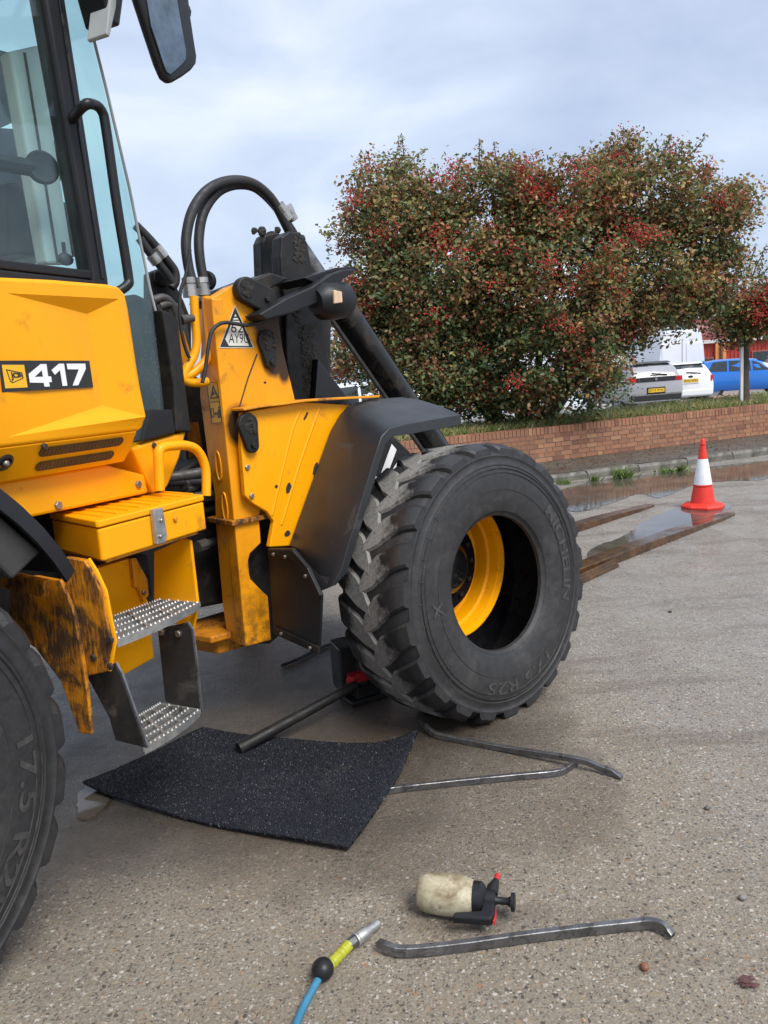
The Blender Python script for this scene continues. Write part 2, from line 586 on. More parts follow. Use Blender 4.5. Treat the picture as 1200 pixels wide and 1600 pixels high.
# ------------------------------------------------------------------ ground
def concrete_mat():
    t = NT('exposed_aggregate_concrete', '2D')
    p = t.xyz()
    mid = t.noise(2.6, 5, 0.65)
    fine = t.noise(95, 4, 0.8)
    grit = t.noise(230, 2, 0.7)
    base = t.mix(t.rng(mid, 0.3, 0.7), (0.300, 0.248, 0.184), (0.395, 0.340, 0.268))
    # distance into the yard: sky sheen painted into the colour, paler and greyer to the right; browner near the loader
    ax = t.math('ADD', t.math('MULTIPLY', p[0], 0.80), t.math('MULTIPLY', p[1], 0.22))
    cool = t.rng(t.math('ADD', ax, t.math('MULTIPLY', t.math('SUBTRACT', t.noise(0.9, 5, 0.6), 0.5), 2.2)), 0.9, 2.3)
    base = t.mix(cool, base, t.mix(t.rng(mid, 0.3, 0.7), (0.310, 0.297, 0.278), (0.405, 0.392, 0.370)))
    base = t.mix(t.rng(fine, 0.32, 0.68), t.mix(0.50, base, (0.075, 0.065, 0.052)), t.mix(0.16, base, (0.60, 0.54, 0.44)))
    base = t.mix(t.rng(grit, 0.60, 0.72, 0, 0.35), base, (0.45, 0.40, 0.33))
    warp = t.noise(48, 2, 0.6, out='Color')
    sv = t.new('ShaderNodeVectorMath', operation='SCALE')
    t.l.new(warp, sv.inputs[0])
    sv.inputs['Scale'].default_value = 0.012
    wob = t.new('ShaderNodeVectorMath', operation='ADD')
    t.l.new(t.co, wob.inputs[0])
    t.l.new(sv.outputs[0], wob.inputs[1])
    stones = None
    for sc, thr, keep in ((58, 0.40, 0.56), (120, 0.44, 0.45)):
        d = t.voro(sc, 'Distance', wob.outputs[0])
        cx = t.new('ShaderNodeSeparateColor')
        t.l.new(t.voro(sc, 'Color', wob.outputs[0]), cx.inputs[0])
        stone = t.ramp(cx.outputs[0], [(0.0, (0.07, 0.062, 0.055)), (0.13, (0.17, 0.14, 0.11)), (0.32, (0.27, 0.215, 0.16)),
                                       (0.52, (0.36, 0.27, 0.17)), (0.70, (0.40, 0.34, 0.27)), (0.84, (0.52, 0.47, 0.40)), (0.94, (0.66, 0.61, 0.53)), (0.985, (0.42, 0.20, 0.08))], 'CONSTANT')
        m = t.math('MULTIPLY', t.rng(d, thr, thr - 0.12), t.math('GREATER_THAN', cx.outputs[1], keep))
        base = t.mix(t.math('MULTIPLY', m, 0.85), base, stone)
    # damp patches with an outline of their own, wettest towards the gutter and under the machine, where painted shade darkens them too
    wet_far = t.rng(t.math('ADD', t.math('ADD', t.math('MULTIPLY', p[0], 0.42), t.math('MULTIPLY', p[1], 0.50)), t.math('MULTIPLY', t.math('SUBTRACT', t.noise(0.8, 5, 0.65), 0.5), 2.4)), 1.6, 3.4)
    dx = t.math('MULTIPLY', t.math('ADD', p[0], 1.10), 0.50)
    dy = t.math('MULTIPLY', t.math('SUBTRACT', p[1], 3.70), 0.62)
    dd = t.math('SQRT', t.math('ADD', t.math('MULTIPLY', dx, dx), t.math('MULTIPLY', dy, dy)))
    wet_shade = t.rng(t.math('ADD', dd, t.math('MULTIPLY', t.math('SUBTRACT', t.noise(1.5, 5, 0.6), 0.5), 0.55)), 1.02, 0.66)
    base = t.mix(t.math('MULTIPLY', wet_shade, 0.97), base, t.mix(1.0, base, (0.17, 0.155, 0.135), 'MULTIPLY'))
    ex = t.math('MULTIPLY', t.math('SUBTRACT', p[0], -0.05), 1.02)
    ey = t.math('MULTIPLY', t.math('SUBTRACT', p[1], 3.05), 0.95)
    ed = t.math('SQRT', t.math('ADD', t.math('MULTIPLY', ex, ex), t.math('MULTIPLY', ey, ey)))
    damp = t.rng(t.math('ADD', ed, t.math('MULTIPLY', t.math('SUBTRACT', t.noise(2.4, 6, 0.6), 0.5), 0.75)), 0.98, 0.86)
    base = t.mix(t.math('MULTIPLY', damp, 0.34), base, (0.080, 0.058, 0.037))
    patch = t.rng(t.noise(0.75, 5, 0.62), 0.50, 0.58)
    base = t.mix(t.math('MULTIPLY', patch, 0.16), base, (0.16, 0.115, 0.070))
    streak = t.new('ShaderNodeMapping')
    t.l.new(t.co, streak.inputs['Vector'])
    streak.inputs['Rotation'].default_value = (0, 0, R(28))
    streak.inputs['Scale'].default_value = (0.55, 2.6, 1)
    runs = t.rng(t.noise(1.3, 5, 0.6, vec=streak.outputs[0]), 0.54, 0.66)
    base = t.mix(t.math('MULTIPLY', runs, 0.34), base, (0.085, 0.066, 0.048))
    wet = t.math('MAXIMUM', wet_far, t.math('MAXIMUM', t.math('MULTIPLY', wet_shade, 0.85), t.math('MULTIPLY', damp, 0.6)))
    film = t.rng(t.noise(3.2, 6, 0.7), 0.40, 0.60)
    rough = t.math('SUBTRACT', 0.70, t.math('MULTIPLY', wet, t.math('ADD', 0.27, t.math('MULTIPLY', film, 0.24))))
    nrm = t.bump(t.noise(80, 4, 0.8), 0.9, 0.013)
    return t.set(base, rough, 0, nrm, 0.5)

g = MB()
xs = [-900, -40, -8, 12, 40, 900]
ys = [-300, -6, 16, 60, 1500]
for i in range(len(xs) - 1):
    for j in range(len(ys) - 1):
        g.add([(xs[i], ys[j], 0), (xs[i + 1], ys[j], 0), (xs[i + 1], ys[j + 1], 0), (xs[i], ys[j + 1], 0)], [(0, 1, 2, 3)])
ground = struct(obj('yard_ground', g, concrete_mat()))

# ------------------------------------------------------------------ standing water
def water_mat():
    t = NT('muddy_standing_water')
    n = t.noise(9, 5, 0.6)
    c = t.mix(t.rng(t.noise(2.5, 5), 0.35, 0.65), (0.060, 0.052, 0.042), (0.115, 0.10, 0.082))
    return t.set(c, t.rng(n, 0.3, 0.7, 0.02, 0.07), 0, t.bump(t.noise(16, 3, 0.5), 0.05, 0.01), 0.5)
M['water'] = water_mat()

def puddle(name, pts, z=0.004, jitter=0.05):
    P = [Vector((x, y, 0)) for x, y in pts]
    loop = spline(P + [P[0]], 7)[:-1]
    loop = [p + Vector((rnd.uniform(-jitter, jitter), rnd.uniform(-jitter, jitter), 0)) for p in loop]
    loop = [(p.x, p.y, z) for p in spline(loop + [loop[0]], 3)[:-1]]
    c = sum((Vector(p) for p in loop), Vector()) / len(loop)
    mb = MB()
    mb.poly([loop], (0, 0, -0.003))
    return struct(obj(name, mb, M['water']))
puddle('puddle', [(2.634, 7.684), (3.122, 8.189), (3.649, 8.442), (3.772, 8.209), (3.545, 7.889), (2.923, 7.263), (2.304, 6.646), (1.940, 6.353), (1.657, 6.158), (1.819, 6.644), (2.152, 6.979), (2.414, 7.319)], jitter=0.012)
puddle('gutter_puddle', [(2.280, 10.024), (2.995, 10.689), (4.136, 11.086), (5.866, 11.548), (6.078, 11.219), (5.010, 9.855), (4.447, 9.902), (3.934, 9.672), (3.278, 8.997), (3.174, 9.362), (2.716, 8.906), (2.181, 8.455), (2.097, 8.847)], z=0.005, jitter=0.02)
puddle('puddle', [(-1.345, 2.937), (-1.328, 3.037), (-1.276, 3.083), (-1.201, 2.983), (-1.194, 2.845), (-1.226, 2.758), (-1.282, 2.787)], jitter=0.006)

# ------------------------------------------------------------------ kerb, pavement strip, brick wall, planting bed
KA = R(21.0)
kd, kn = Vector((math.cos(KA), math.sin(KA), 0)), Vector((-math.sin(KA), math.cos(KA), 0))
K0 = Vector((2.509, 10.811, 0)) - kd * 5.0
KERB_LEN = 16.0
kerb_m = simple('old_kerb_concrete', (0.16, 0.15, 0.13), 0.6, var=0.35, vscale=5, bump=0.5, bscale=40, dirt=((0.06, 0.06, 0.04), 0.4, 4.0))
kerb = struct(obj('kerb', MB().box((0, 0.01, -0.05), (KERB_LEN, 0.12, 0.085)), kerb_m, loc=K0, rot=(0, 0, KA)))
kmb = MB()
kmb.loft([[(x, 0.0, -0.04), (x, 0.135, -0.04), (x, 0.135, 0.112), (x, 0.03, 0.112), (x, 0.0, 0.075)] for x in (0, 0.893)])
kme = mesh('kerb_stone', kmb, kerb_m)
for i in range(int(KERB_LEN / 0.915)):
    o = obj('kerb_stone', kme, None, kerb, loc=(i * 0.915 + 0.01, rnd.uniform(-0.012, 0.008) - 0.005, rnd.uniform(-0.008, 0.01)),
            rot=(rnd.uniform(-0.02, 0.02), rnd.uniform(-0.006, 0.006), rnd.uniform(-0.008, 0.008)), bevel=0.012)

def soil_mat(name, a, b, wet):
    t = NT(name)
    n = t.noise(30, 8, 0.75)
    c = t.mix(t.rng(t.noise(3, 6, 0.65), 0.3, 0.7), a, b)
    c = t.mix(t.rng(t.voro(60), 0.2, 0.1), c, (0.16, 0.05, 0.03))
    return t.set(c, t.rng(t.noise(2, 5), 0.35, 0.65, wet, 0.8), 0, t.bump(n, 0.7, 0.02))

WA = R(22.76)
wd, wnn = Vector((math.cos(WA), math.sin(WA), 0)), Vector((-math.sin(WA), math.cos(WA), 0))
W0 = Vector((2.534, 12.349, 0)) - wd * 6.0
WALL_LEN = 17.0
pm = MB()
a0, a1 = K0 + kn * 0.13, K0 + kd * KERB_LEN + kn * 0.13
b0, b1 = W0 + wnn * 0.03, W0 + wd * WALL_LEN + wnn * 0.03
NSEG = 30
top = []
for i in range(NSEG + 1):
    t_ = i / NSEG
    for j in range(7):
        q = a0.lerp(a1, t_).lerp(b0.lerp(b1, t_), j / 6)
        top.append((q.x, q.y, 0.108 + 0.006 * j / 6 + rnd.uniform(-0.006, 0.006)))
pm.add(top, [(i * 7 + j, (i + 1) * 7 + j, (i + 1) * 7 + j + 1, i * 7 + j + 1) for i in range(NSEG) for j in range(6)])
struct(obj('pavement', pm, soil_mat('dirty_wet_pavement', (0.075, 0.066, 0.052), (0.125, 0.11, 0.088), 0.3), smooth=60))

# brick wall: Flemish bond, brick-on-edge coping
def brick_mat():
    t = NT('red_orange_brick')
    oi = t.new('ShaderNodeObjectInfo')
    c = t.ramp(oi.outputs['Random'], [(0.0, (0.205, 0.085, 0.052)), (0.18, (0.30, 0.135, 0.075)), (0.42, (0.385, 0.185, 0.10)),
                                      (0.66, (0.35, 0.15, 0.085)), (0.85, (0.44, 0.235, 0.13)), (1.0, (0.25, 0.115, 0.075))])
    n = t.noise(28, 7, 0.7)
    c = t.mix(t.rng(n, 0.3, 0.7), t.mix(0.45, c, (0.10, 0.05, 0.035)), c)
    c = t.mix(t.rng(t.noise(1.4, 6, 0.65), 0.54, 0.72, 0, 0.5), c, (0.07, 0.06, 0.045))
    return t.set(c, 0.72, 0, t.bump(n, 0.5, 0.006))
bm_ = brick_mat()
mortar_m = simple('grey_mortar', (0.20, 0.155, 0.115), 0.9, var=0.3, vscale=8, bump=0.5, bscale=60)
wall = thing('brick_wall', 'low red brick retaining wall with brick-on-edge coping below the berry tree', 'wall', W0, WA)
obj('mortar_core', MB().box((0, 0.006, 0.0), (WALL_LEN, 0.21, 0.655)), mortar_m, wall)
BH, BZ0, CP = 0.065, 0.115, 0.075
def brick_mesh(name, L):
    mb = MB()
    mb.box((0, 0, 0), (L, 0.1025, BH))
    return mesh(name, mb, bm_)
b_str, b_head = brick_mesh('brick', 0.215), brick_mesh('brick', 0.1025)
cop = MB()
cop.box((0, -0.004, 0), (0.064, 0.222, 0.105))
cop_me = mesh('coping_brick', cop, bm_)
rest = MB()
def seen(x):
    return 6.0 - 0.15 < x < 11.3 or 3.4 < x < 4.8
for c in range(7):
    z = BZ0 - CP + c * CP + 0.008
    x = -0.11 if c % 2 else 0.06
    k = 0
    while x < WALL_LEN - 0.22:
        L = 0.215 if k % 2 == 0 else 0.1025
        if x > 0:
            if seen(x) and c > 0:
                o = obj('brick', b_str if k % 2 == 0 else b_head, None, wall, loc=(x, rnd.uniform(-0.003, 0.003), z + rnd.uniform(-0.0015, 0.0015)),
                        rot=(0, rnd.uniform(-0.006, 0.006), rnd.uniform(-0.008, 0.008)))
            else:
                rest.box((x, 0, z), (x + L, 0.1, z + BH))
        x += L + 0.010
        k += 1
x = 0.0
while x < WALL_LEN - 0.08:
    z = BZ0 + 6 * CP + 0.006
    if seen(x):
        obj('coping_brick', cop_me, None, wall, loc=(x, rnd.uniform(-0.004, 0.004), z + rnd.uniform(-0.003, 0.003)), rot=(0, rnd.uniform(-0.012, 0.012), 0))
    else:
        rest.box((x, -0.004, z), (x + 0.064, 0.222, z + 0.105))
    x += 0.075
stuff(obj('hidden_brickwork', rest, bm_, wall))

# bed of soil behind the wall, falling away to the car park
bed = MB()
rows = [(0.19, 0.645), (0.5, 0.66), (1.2, 0.69), (2.2, 0.62), (3.2, 0.30), (3.9, -0.02)]
pts = []
NB = 60
for i in range(NB + 1):
    for (y, z) in rows:
        q = W0 + wd * (WALL_LEN * i / NB) + wnn * y
        pts.append((q.x, q.y, z + rnd.uniform(-0.025, 0.025)))
n_ = len(rows)
bed.add(pts, [(i * n_ + j, (i + 1) * n_ + j, (i + 1) * n_ + j + 1, i * n_ + j + 1) for i in range(NB) for j in range(n_ - 1)])
struct(obj('planting_bed', bed, soil_mat('bed_soil', (0.045, 0.035, 0.022), (0.08, 0.06, 0.04), 0.6), smooth=60))

# ------------------------------------------------------------------ wheel loader
L0 = REAR.o.copy()
loader = thing('wheel_loader', 'yellow articulated wheel loader with 417 on its side panel, front tyre being changed', 'wheel loader', L0)
LB = {}
ONE_EACH = {'panel_bolt', 'latch_rivet', 'plate_bolt', 'bracket_bolt', 'flap_bolt', 'flap_frame', 'pressed_oval', 'pressed_rib', 'door_sill', 'wheel_nuts', 'tread_ribs'}
MASSES = {'grease_lump', 'vent_mesh', 'sticker_print', 'plate_print', 'emblem', 'sidewall_lettering', 'tooth_rows'}
def fp(name, mb, m, bevel=0.0, smooth=0, parent=None, frame=FRONT, seg=2):
    if name in ONE_EACH:
        nm = {'wheel_nuts': 'wheel_nut', 'tread_ribs': 'tread_rib'}.get(name, name)
        for p in pieces(mb):
            o = fp_one(nm, p, m, bevel, smooth, parent, frame, seg)
        return o
    o = fp_one(name, mb, m, bevel, smooth, parent, frame, seg)
    if name in MASSES:
        stuff(o)
    return o
def fp_one(name, mb, m, bevel=0.0, smooth=0, parent=None, frame=FRONT, seg=2):
    if parent is not None:
        return obj(name, mb, M[m], parent, None, bevel, smooth, seg=seg)
    return obj(name, mb, M[m], loader, frame, bevel, smooth, seg=seg)
def rp(name, mb, m, bevel=0.0, smooth=0, parent=None, seg=2):
    return fp(name, mb, m, bevel, smooth, parent, REAR, seg)
def V3(u, v, z):
    return (u, -v, z)
def bolt(mb, u, v, z, r=0.011, d='v', h=0.009):
    ax = {'v': (0, -1, 0), 'u': (-1, 0, 0), 'z': (0, 0, 1)}[d]
    return mb.lathe([(0, r), (h * 0.8, r), (h, r * 0.8), (h, 0.0005)], 6, V3(u, v, z), ax)

# ---- rear half: side panel with shallow facets
PV = 0.98
P = MB()
out = [(0.15, 1.965)] + [(0.785, 1.978), (0.989, 1.988), (1.227, 1.993), (1.276, 1.988), (1.304, 1.968), (1.313, 1.909), (1.321, 1.717), (1.333, 1.531), (1.312, 1.491)] + [(1.29, 1.482), (0.15, 1.482)]
fac = [(0.799, 1.933), (1.268, 1.946), (1.141, 1.892), (0.844, 1.522), (1.279, 1.535), (1.158, 1.570)]
fv = [0.98, 0.98, 0.948, 0.98, 0.98, 0.948]
vs_ = [V3(u, PV, z) for u, z in out] + [V3(u, v, z) for (u, z), v in zip(fac, fv)]
nO = len(out)
A_, B_, C_, D_, E_, F_ = range(nO, nO + 6)
fs_ = [(A_, C_, F_), (A_, F_, D_), (A_, B_, C_), (B_, E_, F_, C_), (D_, F_, E_),
       (0, 1, A_), (1, 2, 3, B_, A_), (3, 4, 5, 6, B_), (6, 7, 8, E_, B_), (8, 9, 10, E_), (10, 11, D_, E_), (11, 0, A_, D_)]
P.add(vs_, fs_)
# back skin and rim
P.add([V3(u, PV, z) for u, z in out] + [V3(u, 0.80, z) for u, z in out], [(i, (i + 1) % nO, nO + (i + 1) % nO, nO + i) for i in range(nO)])
panel = rp('side_panel', P, 'yellow', bevel=0.012, smooth=8, seg=3)
# sloping vent panel under it
def slope(u, t, off=0.0):
    nv, nz = 0.112, -0.08
    k = math.hypot(nv, nz)
    return V3(u, PV - 0.004 - 0.08 * t + off * nv / k, 1.482 - 0.112 * t + off * nz / k)
S = MB()
S.loft([[slope(u, 0), slope(u, 1), V3(u, 0.80, 1.37), V3(u, 0.80, 1.482)] for u in (0.15, 1.0, 1.28)])
S.loft([[slope(1.28, 0), slope(1.28, 1), V3(1.28, 0.80, 1.37), V3(1.28, 0.80, 1.482)], [V3(1.31, 0.92, 1.482), V3(1.335, 0.88, 1.40), V3(1.33, 0.80, 1.39), V3(1.32, 0.80, 1.482)]])
vent_panel = rp('vent_panel', S, 'yellow', bevel=0.006)
for (u0, u1, t0, t1) in ((0.855, 1.225, 0.14, 0.40), (0.862, 1.205, 0.55, 0.81)):
    m_ = MB()
    loop = []
    rr = (t1 - t0) / 2
    for k in range(9):
        a = math.pi / 2 + math.pi * k / 8
        loop.append((u0 + 0.018 + 0.018 * math.cos(a), (t0 + t1) / 2 - rr * math.sin(a)))
    for k in range(9):
        a = -math.pi / 2 + math.pi * k / 8
        loop.append((u1 - 0.018 + 0.018 * math.cos(a), (t0 + t1) / 2 - rr * math.sin(a)))
    m_.loft([[slope(u, t, 0.002) for u, t in loop], [slope(u, t, 0.0045) for u, t in loop]])
    sl = rp('vent_slot', m_, 'print_black', parent=vent_panel)
    g_ = MB()
    for i in range(22):
        uu = lerp(u0 + 0.02, u1 - 0.02, i / 21)
        g_.obox(slope(uu, (t0 + t1) / 2, 0.005), (0.002, 0, 0), Vector(slope(0, t1 - 0.03)) / 2 - Vector(slope(0, t0 + 0.03)) / 2, (0, -0.0008, 0.0005))
    rp('vent_mesh', g_, 'fittings', parent=sl)
m_ = MB()
m_.lathe([(0, 0.03), (0.003, 0.03), (0.006, 0.022), (0.002, 0.016), (0.002, 0.001)], 16, slope(0.735, 0.42, 0.001), (0, -0.8, -0.58))
rp('panel_lock', m_, 'print_black', smooth=40, parent=vent_panel)
m_ = MB()
m_.ball(slope(0.735, 0.42, 0.006), 0.012, 10)
rp('lock_stud', m_, 'bolt', smooth=60, parent=vent_panel)
m_ = MB()
bolt(m_, 0.86, 0.975, 1.468, 0.012)
rp('panel_bolt', m_, 'chip', parent=vent_panel)
# decal with number and badge
def dv(u):
    return 0.98
def psurf(u, z):
    """the panel's own surface: flush at the rear, sunk in the facet"""
    for tri_ in ((0, 2, 5), (0, 5, 3)):
        (x0, y0), (x1, y1), (x2, y2) = [fac[k] for k in tri_]
        det = (y1 - y2) * (x0 - x2) + (x2 - x1) * (y0 - y2)
        a_ = ((y1 - y2) * (u - x2) + (x2 - x1) * (z - y2)) / det
        b_ = ((y2 - y0) * (u - x2) + (x0 - x2) * (z - y2)) / det
        if a_ >= -1e-6 and b_ >= -1e-6 and a_ + b_ <= 1 + 1e-6:
            return a_ * fv[tri_[0]] + b_ * fv[tri_[1]] + (1 - a_ - b_) * fv[tri_[2]]
    return 0.98
def dpt(off):
    return lambda u, z: V3(u, psurf(u, z) + 0.005 + off, z)
d0 = [(0.733, 1.735), (1.116, 1.735), (1.118, 1.645), (0.728, 1.643)]
m_ = MB()
gN = 24
def dgrid(off):
    P_ = []
    for k in range(gN + 1):
        t = k / gN
        for r_ in range(5):
            u = lerp(lerp(d0[0][0], d0[1][0], t), lerp(d0[3][0], d0[2][0], t), r_ / 4)
            z = lerp(lerp(d0[0][1], d0[1][1], t), lerp(d0[3][1], d0[2][1], t), r_ / 4)
            P_.append(dpt(off)(u, z))
    return P_
m_.add(dgrid(0.0), [(k * 5 + r_, (k + 1) * 5 + r_, (k + 1) * 5 + r_ + 1, k * 5 + r_ + 1) for k in range(gN) for r_ in range(4)])
decal = rp('number_decal', m_, 'print_black', parent=panel)
four = [(0.888, 1.724), (0.913, 1.724), (0.912, 1.686), (0.925, 1.685), (0.925, 1.668), (0.912, 1.667), (0.913, 1.654), (0.890, 1.654), (0.889, 1.666), (0.832, 1.668), (0.832, 1.694)]
four_h = [(0.889, 1.705), (0.855, 1.685), (0.890, 1.685)]
one = [(0.968, 1.725), (0.991, 1.725), (0.992, 1.654), (0.970, 1.654), (0.969, 1.705), (0.943, 1.690), (0.931, 1.705)]
seven = [(1.003, 1.725), (1.092, 1.725), (1.091, 1.708), (1.043, 1.654), (1.017, 1.654), (1.057, 1.706), (1.004, 1.707)]
m_ = MB()
for loops in ([four, four_h], [one], [seven]):
    m_.poly([[dpt(0.0012)(u, z) for u, z in L] for L in loops], (0, -0.0008, 0))
rp('numeral', m_, 'white', parent=decal)
sq = [(0.741, 1.723), (0.820, 1.722), (0.821, 1.654), (0.741, 1.654)]
m_ = MB()
m_.poly([[dpt(0.0003)(u, z) for u, z in sq]], (0, -0.0012, 0))
badge = rp('badge', m_, 'decal_yellow', parent=decal)
em = [(0.752, 1.710), (0.808, 1.699), (0.810, 1.682), (0.769, 1.669), (0.761, 1.673)]
cx = sum(p[0] for p in em) / 5
cz = sum(p[1] for p in em) / 5
inn = [(cx + (u - cx) * 0.88, cz + (z - cz) * 0.86) for u, z in em]
lt = [(0.767, 1.675), (0.806, 1.683), (0.804, 1.697), (0.764, 1.702)]
m_ = MB()
m_.poly([[dpt(0.0018)(u, z) for u, z in em], [dpt(0.0018)(u, z) for u, z in inn]], (0, -0.0008, 0))
q_ = bil(*[dpt(0.0024)(u, z) for u, z in lt])
letter(m_, 'JCB', q_, 0.055)
rp('emblem', m_, 'print_black', parent=decal)
# lower body
m_ = MB()
m_.side([(0.15, 1.369), (1.24, 1.366), (1.44, 1.30), (1.45, 1.225), (0.9, 1.235), (0.15, 1.24)], 0.4, 0.845)
low = rp('lower_panel', m_, 'yellow', bevel=0.01)
m_ = MB()
for (u, z) in [(0.998, 1.255), (1.394, 1.268)]:
    bolt(m_, u, 0.845, z, 0.016)
rp('panel_bolt', m_, 'bolt', parent=low)
m_ = MB()
m_.side([(1.377, 1.412), (1.450, 1.422), (1.716, 1.446), (1.652, 1.339), (1.556, 1.230), (1.470, 1.220)], 0.3, 0.85)
rp('cab_base', m_, 'yellow', bevel=0.012)
m_ = MB()
bolt(m_, *(lambda q: (q[0], 0.85, q[1]))([(1.503, 1.408)][0]), 0.012)
rp('cab_bolt', m_, 'chip')
m_ = MB()
m_.side([(-0.9, 1.965), (0.15, 1.965), (0.15, 1.24), (-0.9, 1.3)], -0.9, 0.975)
rp('rear_bodywork', m_, 'yellow', bevel=0.03)
# ---- cab
m_ = MB()
m_.side([(1.207, 3.12), (1.306, 3.12), (1.351, 2.026), (1.345, 1.97), (1.27, 1.97), (1.273, 2.074)], 0.79, 0.868)
pil = rp('door_pillar', m_, 'plastic', bevel=0.012)
m_ = MB()
m_.side([(1.268, 3.10), (1.280, 3.10), (1.325, 2.03), (1.313, 2.03)], 0.868, 0.874)
rp('pillar_seal', m_, 'gloss_black', bevel=0.003, parent=pil)
m_ = MB()
m_.side([(0.15, 1.975), (1.28, 1.99), (1.28, 2.022), (0.15, 2.018)], 0.79, 0.875)
m_.side([(0.15, 2.023), (1.275, 2.027), (1.275, 2.058), (0.15, 2.05)], 0.80, 0.862)
rp('door_sill', m_, 'plastic', bevel=0.006)
m_ = MB()
m_.side([(0.0, 2.04), (1.28, 2.05), (1.225, 3.1), (0.0, 3.1)], 0.836, 0.842)
rp('door_glass', m_, 'cab_glass')
gp = [(1.30, 3.12), (1.400, 3.12)] + [(1.420, 2.993), (1.480, 2.716), (1.539, 2.394), (1.589, 2.026), (1.589, 1.748), (1.587, 1.472)] + [(1.33, 1.42), (1.345, 2.0)]
m_ = MB()
m_.side(gp, 0.846, 0.852)
rp('corner_glass', m_, 'cab_glass', smooth=0)
edge = [(1.416, 3.021), (1.420, 2.993), (1.480, 2.716), (1.539, 2.394), (1.589, 2.026), (1.607, 1.936)]
m_ = MB()
m_.tube([V3(u, 0.849, z) for u, z in edge], 0.006, 6)
rp('glass_edge', m_, 'interior_grey', smooth=60)
fe = [(1.388, 3.223), (1.420, 2.993), (1.480, 2.716), (1.539, 2.394), (1.589, 2.026), (1.589, 1.748), (1.587, 1.472)]
m_ = MB()
m_.loft([[V3(u, 0.84, z) for u, z in fe] , [V3(u, -0.84, z) for u, z in fe]], cap=False, closed=False)
m_.loft([[V3(u - 0.006, 0.84, z) for u, z in fe], [V3(u - 0.006, -0.84, z) for u, z in fe]], cap=False, closed=False)
rp('windscreen', m_, 'cab_glass')
m_ = MB()
m_.side([(1.630, 1.939), (1.675, 1.931), (1.722, 1.903), (1.721, 1.639), (1.728, 1.442), (1.631, 1.454), (1.648, 1.641), (1.644, 1.752)], 0.70, 0.865)
rp('front_cab_frame', m_, 'dark_metal', bevel=0.006)
m_ = MB()
m_.side([(1.495, 1.551), (1.623, 1.543), (1.630, 1.448), (1.427, 1.432)], 0.835, 0.862)
rp('corner_frame', m_, 'plastic', bevel=0.004)
m_ = MB()
m_.box((-0.3, -0.9, 3.13), (1.50, 0.9, 3.26))
rp('cab_roof', m_, 'plastic', bevel=0.03)
m_ = MB()
m_.box((-0.28, -0.85, 3.085), (1.36, 0.85, 3.125))
rp('roof_lining', m_, 'interior_grey', bevel=0.01)
m_ = MB()
m_.side([(-0.1, 1.9), (-0.02, 1.9), (-0.02, 3.1), (-0.1, 3.1)], -0.85, 0.85)
rp('cab_rear_wall', m_, 'interior_dark')
m_ = MB()
far = [(1.274, 2.832), (1.414, 2.900), (1.442, 2.128), (1.309, 2.114)]
m_.side(far, 0.56, 0.62)
rp('inner_pillar', m_, 'pillar_white', bevel=0.01)
m_ = MB()
far = [(1.332, 2.847), (1.341, 2.849), (1.364, 2.124), (1.354, 2.123)]
m_.side(far, 0.6205, 0.6235)
rp('pillar_joint', m_, 'fittings')
m_ = MB()
m_.side([(2.202, 3.514), (2.590, 3.563), (2.664, 3.260), (2.099, 2.940)], -0.86, -0.78)
rp('far_cab_trim', m_, 'interior_dark')
seat = MB()
sb = [(1.531, 2.721), (1.726, 2.760), (1.864, 2.732), (1.893, 2.697), (1.866, 2.621), (1.826, 2.558), (1.790, 2.552), (1.788, 2.579), (1.505, 2.577)]
seat.side(sb, -0.22, 0.22)
sb = [(1.490, 2.493), (1.687, 2.506), (1.711, 2.456), (1.922, 2.484), (1.920, 2.264), (1.439, 2.203)]
seat.side(sb, -0.28, 0.28)
rp('driver_seat', seat, 'interior_dark', bevel=0.03)
m_ = MB()
cfan = [(1.248, 2.420)][0]
m_.lathe([(0, 0.055), (0.012, 0.058), (0.024, 0.05), (0.02, 0.042), (0.02, 0.001)], 24, V3(cfan[0], 0.72, cfan[1]), (-0.45, -0.9, 0.0))
fan = rp('cab_fan', m_, 'interior_dark', smooth=40)
m_ = MB()
m_.tube([V3(cfan[0] - 0.02, 0.70, cfan[1]), V3(cfan[0] - 0.25, 0.68, cfan[1] - 0.01)], 0.03, 8)
rp('fan_arm', m_, 'interior_dark', smooth=40)
m_ = MB()
k_ = [(1.223, 2.098), (1.196, 2.128), (1.223, 2.135)]
m_.ball(V3(k_[0][0], 0.8, k_[0][1]), 0.028, 12, (1.2, 0.7, 0.8))
m_.tube([V3(k_[0][0], 0.8, k_[0][1]), V3(k_[2][0], 0.8, k_[2][1] + 0.02)], 0.008, 6)
rp('wiper_motor', m_, 'interior_dark', smooth=40)
# dashboard and lower trim seen through the corner glass
m_ = MB()
m_.side([(1.401, 1.897), (1.490, 1.978), (1.584, 2.009), (1.666, 1.984), (1.683, 1.908), (1.699, 1.727), (1.686, 1.467), (1.480, 1.415)], 0.2, 0.79)
rp('dashboard', m_, 'interior_dark', bevel=0.02)
# grab handle
m_ = MB()
gh = [(1.193, 2.560), (1.241, 2.579), (1.290, 2.592), (1.320, 2.578), (1.329, 2.526), (1.337, 2.274), (1.351, 2.047), (1.340, 2.001), (1.301, 1.967)]
path = [V3(1.27, 0.868, gh[0][1] + 0.0)] + [V3(u, 0.96, z) for u, z in gh[1:]] 
path[-1] = V3(gh[-1][0] - 0.01, 0.93, gh[-1][1])
m_.tube(spline(path, 5), 0.0175, 10)
rp('grab_handle', m_, 'plastic', smooth=50)
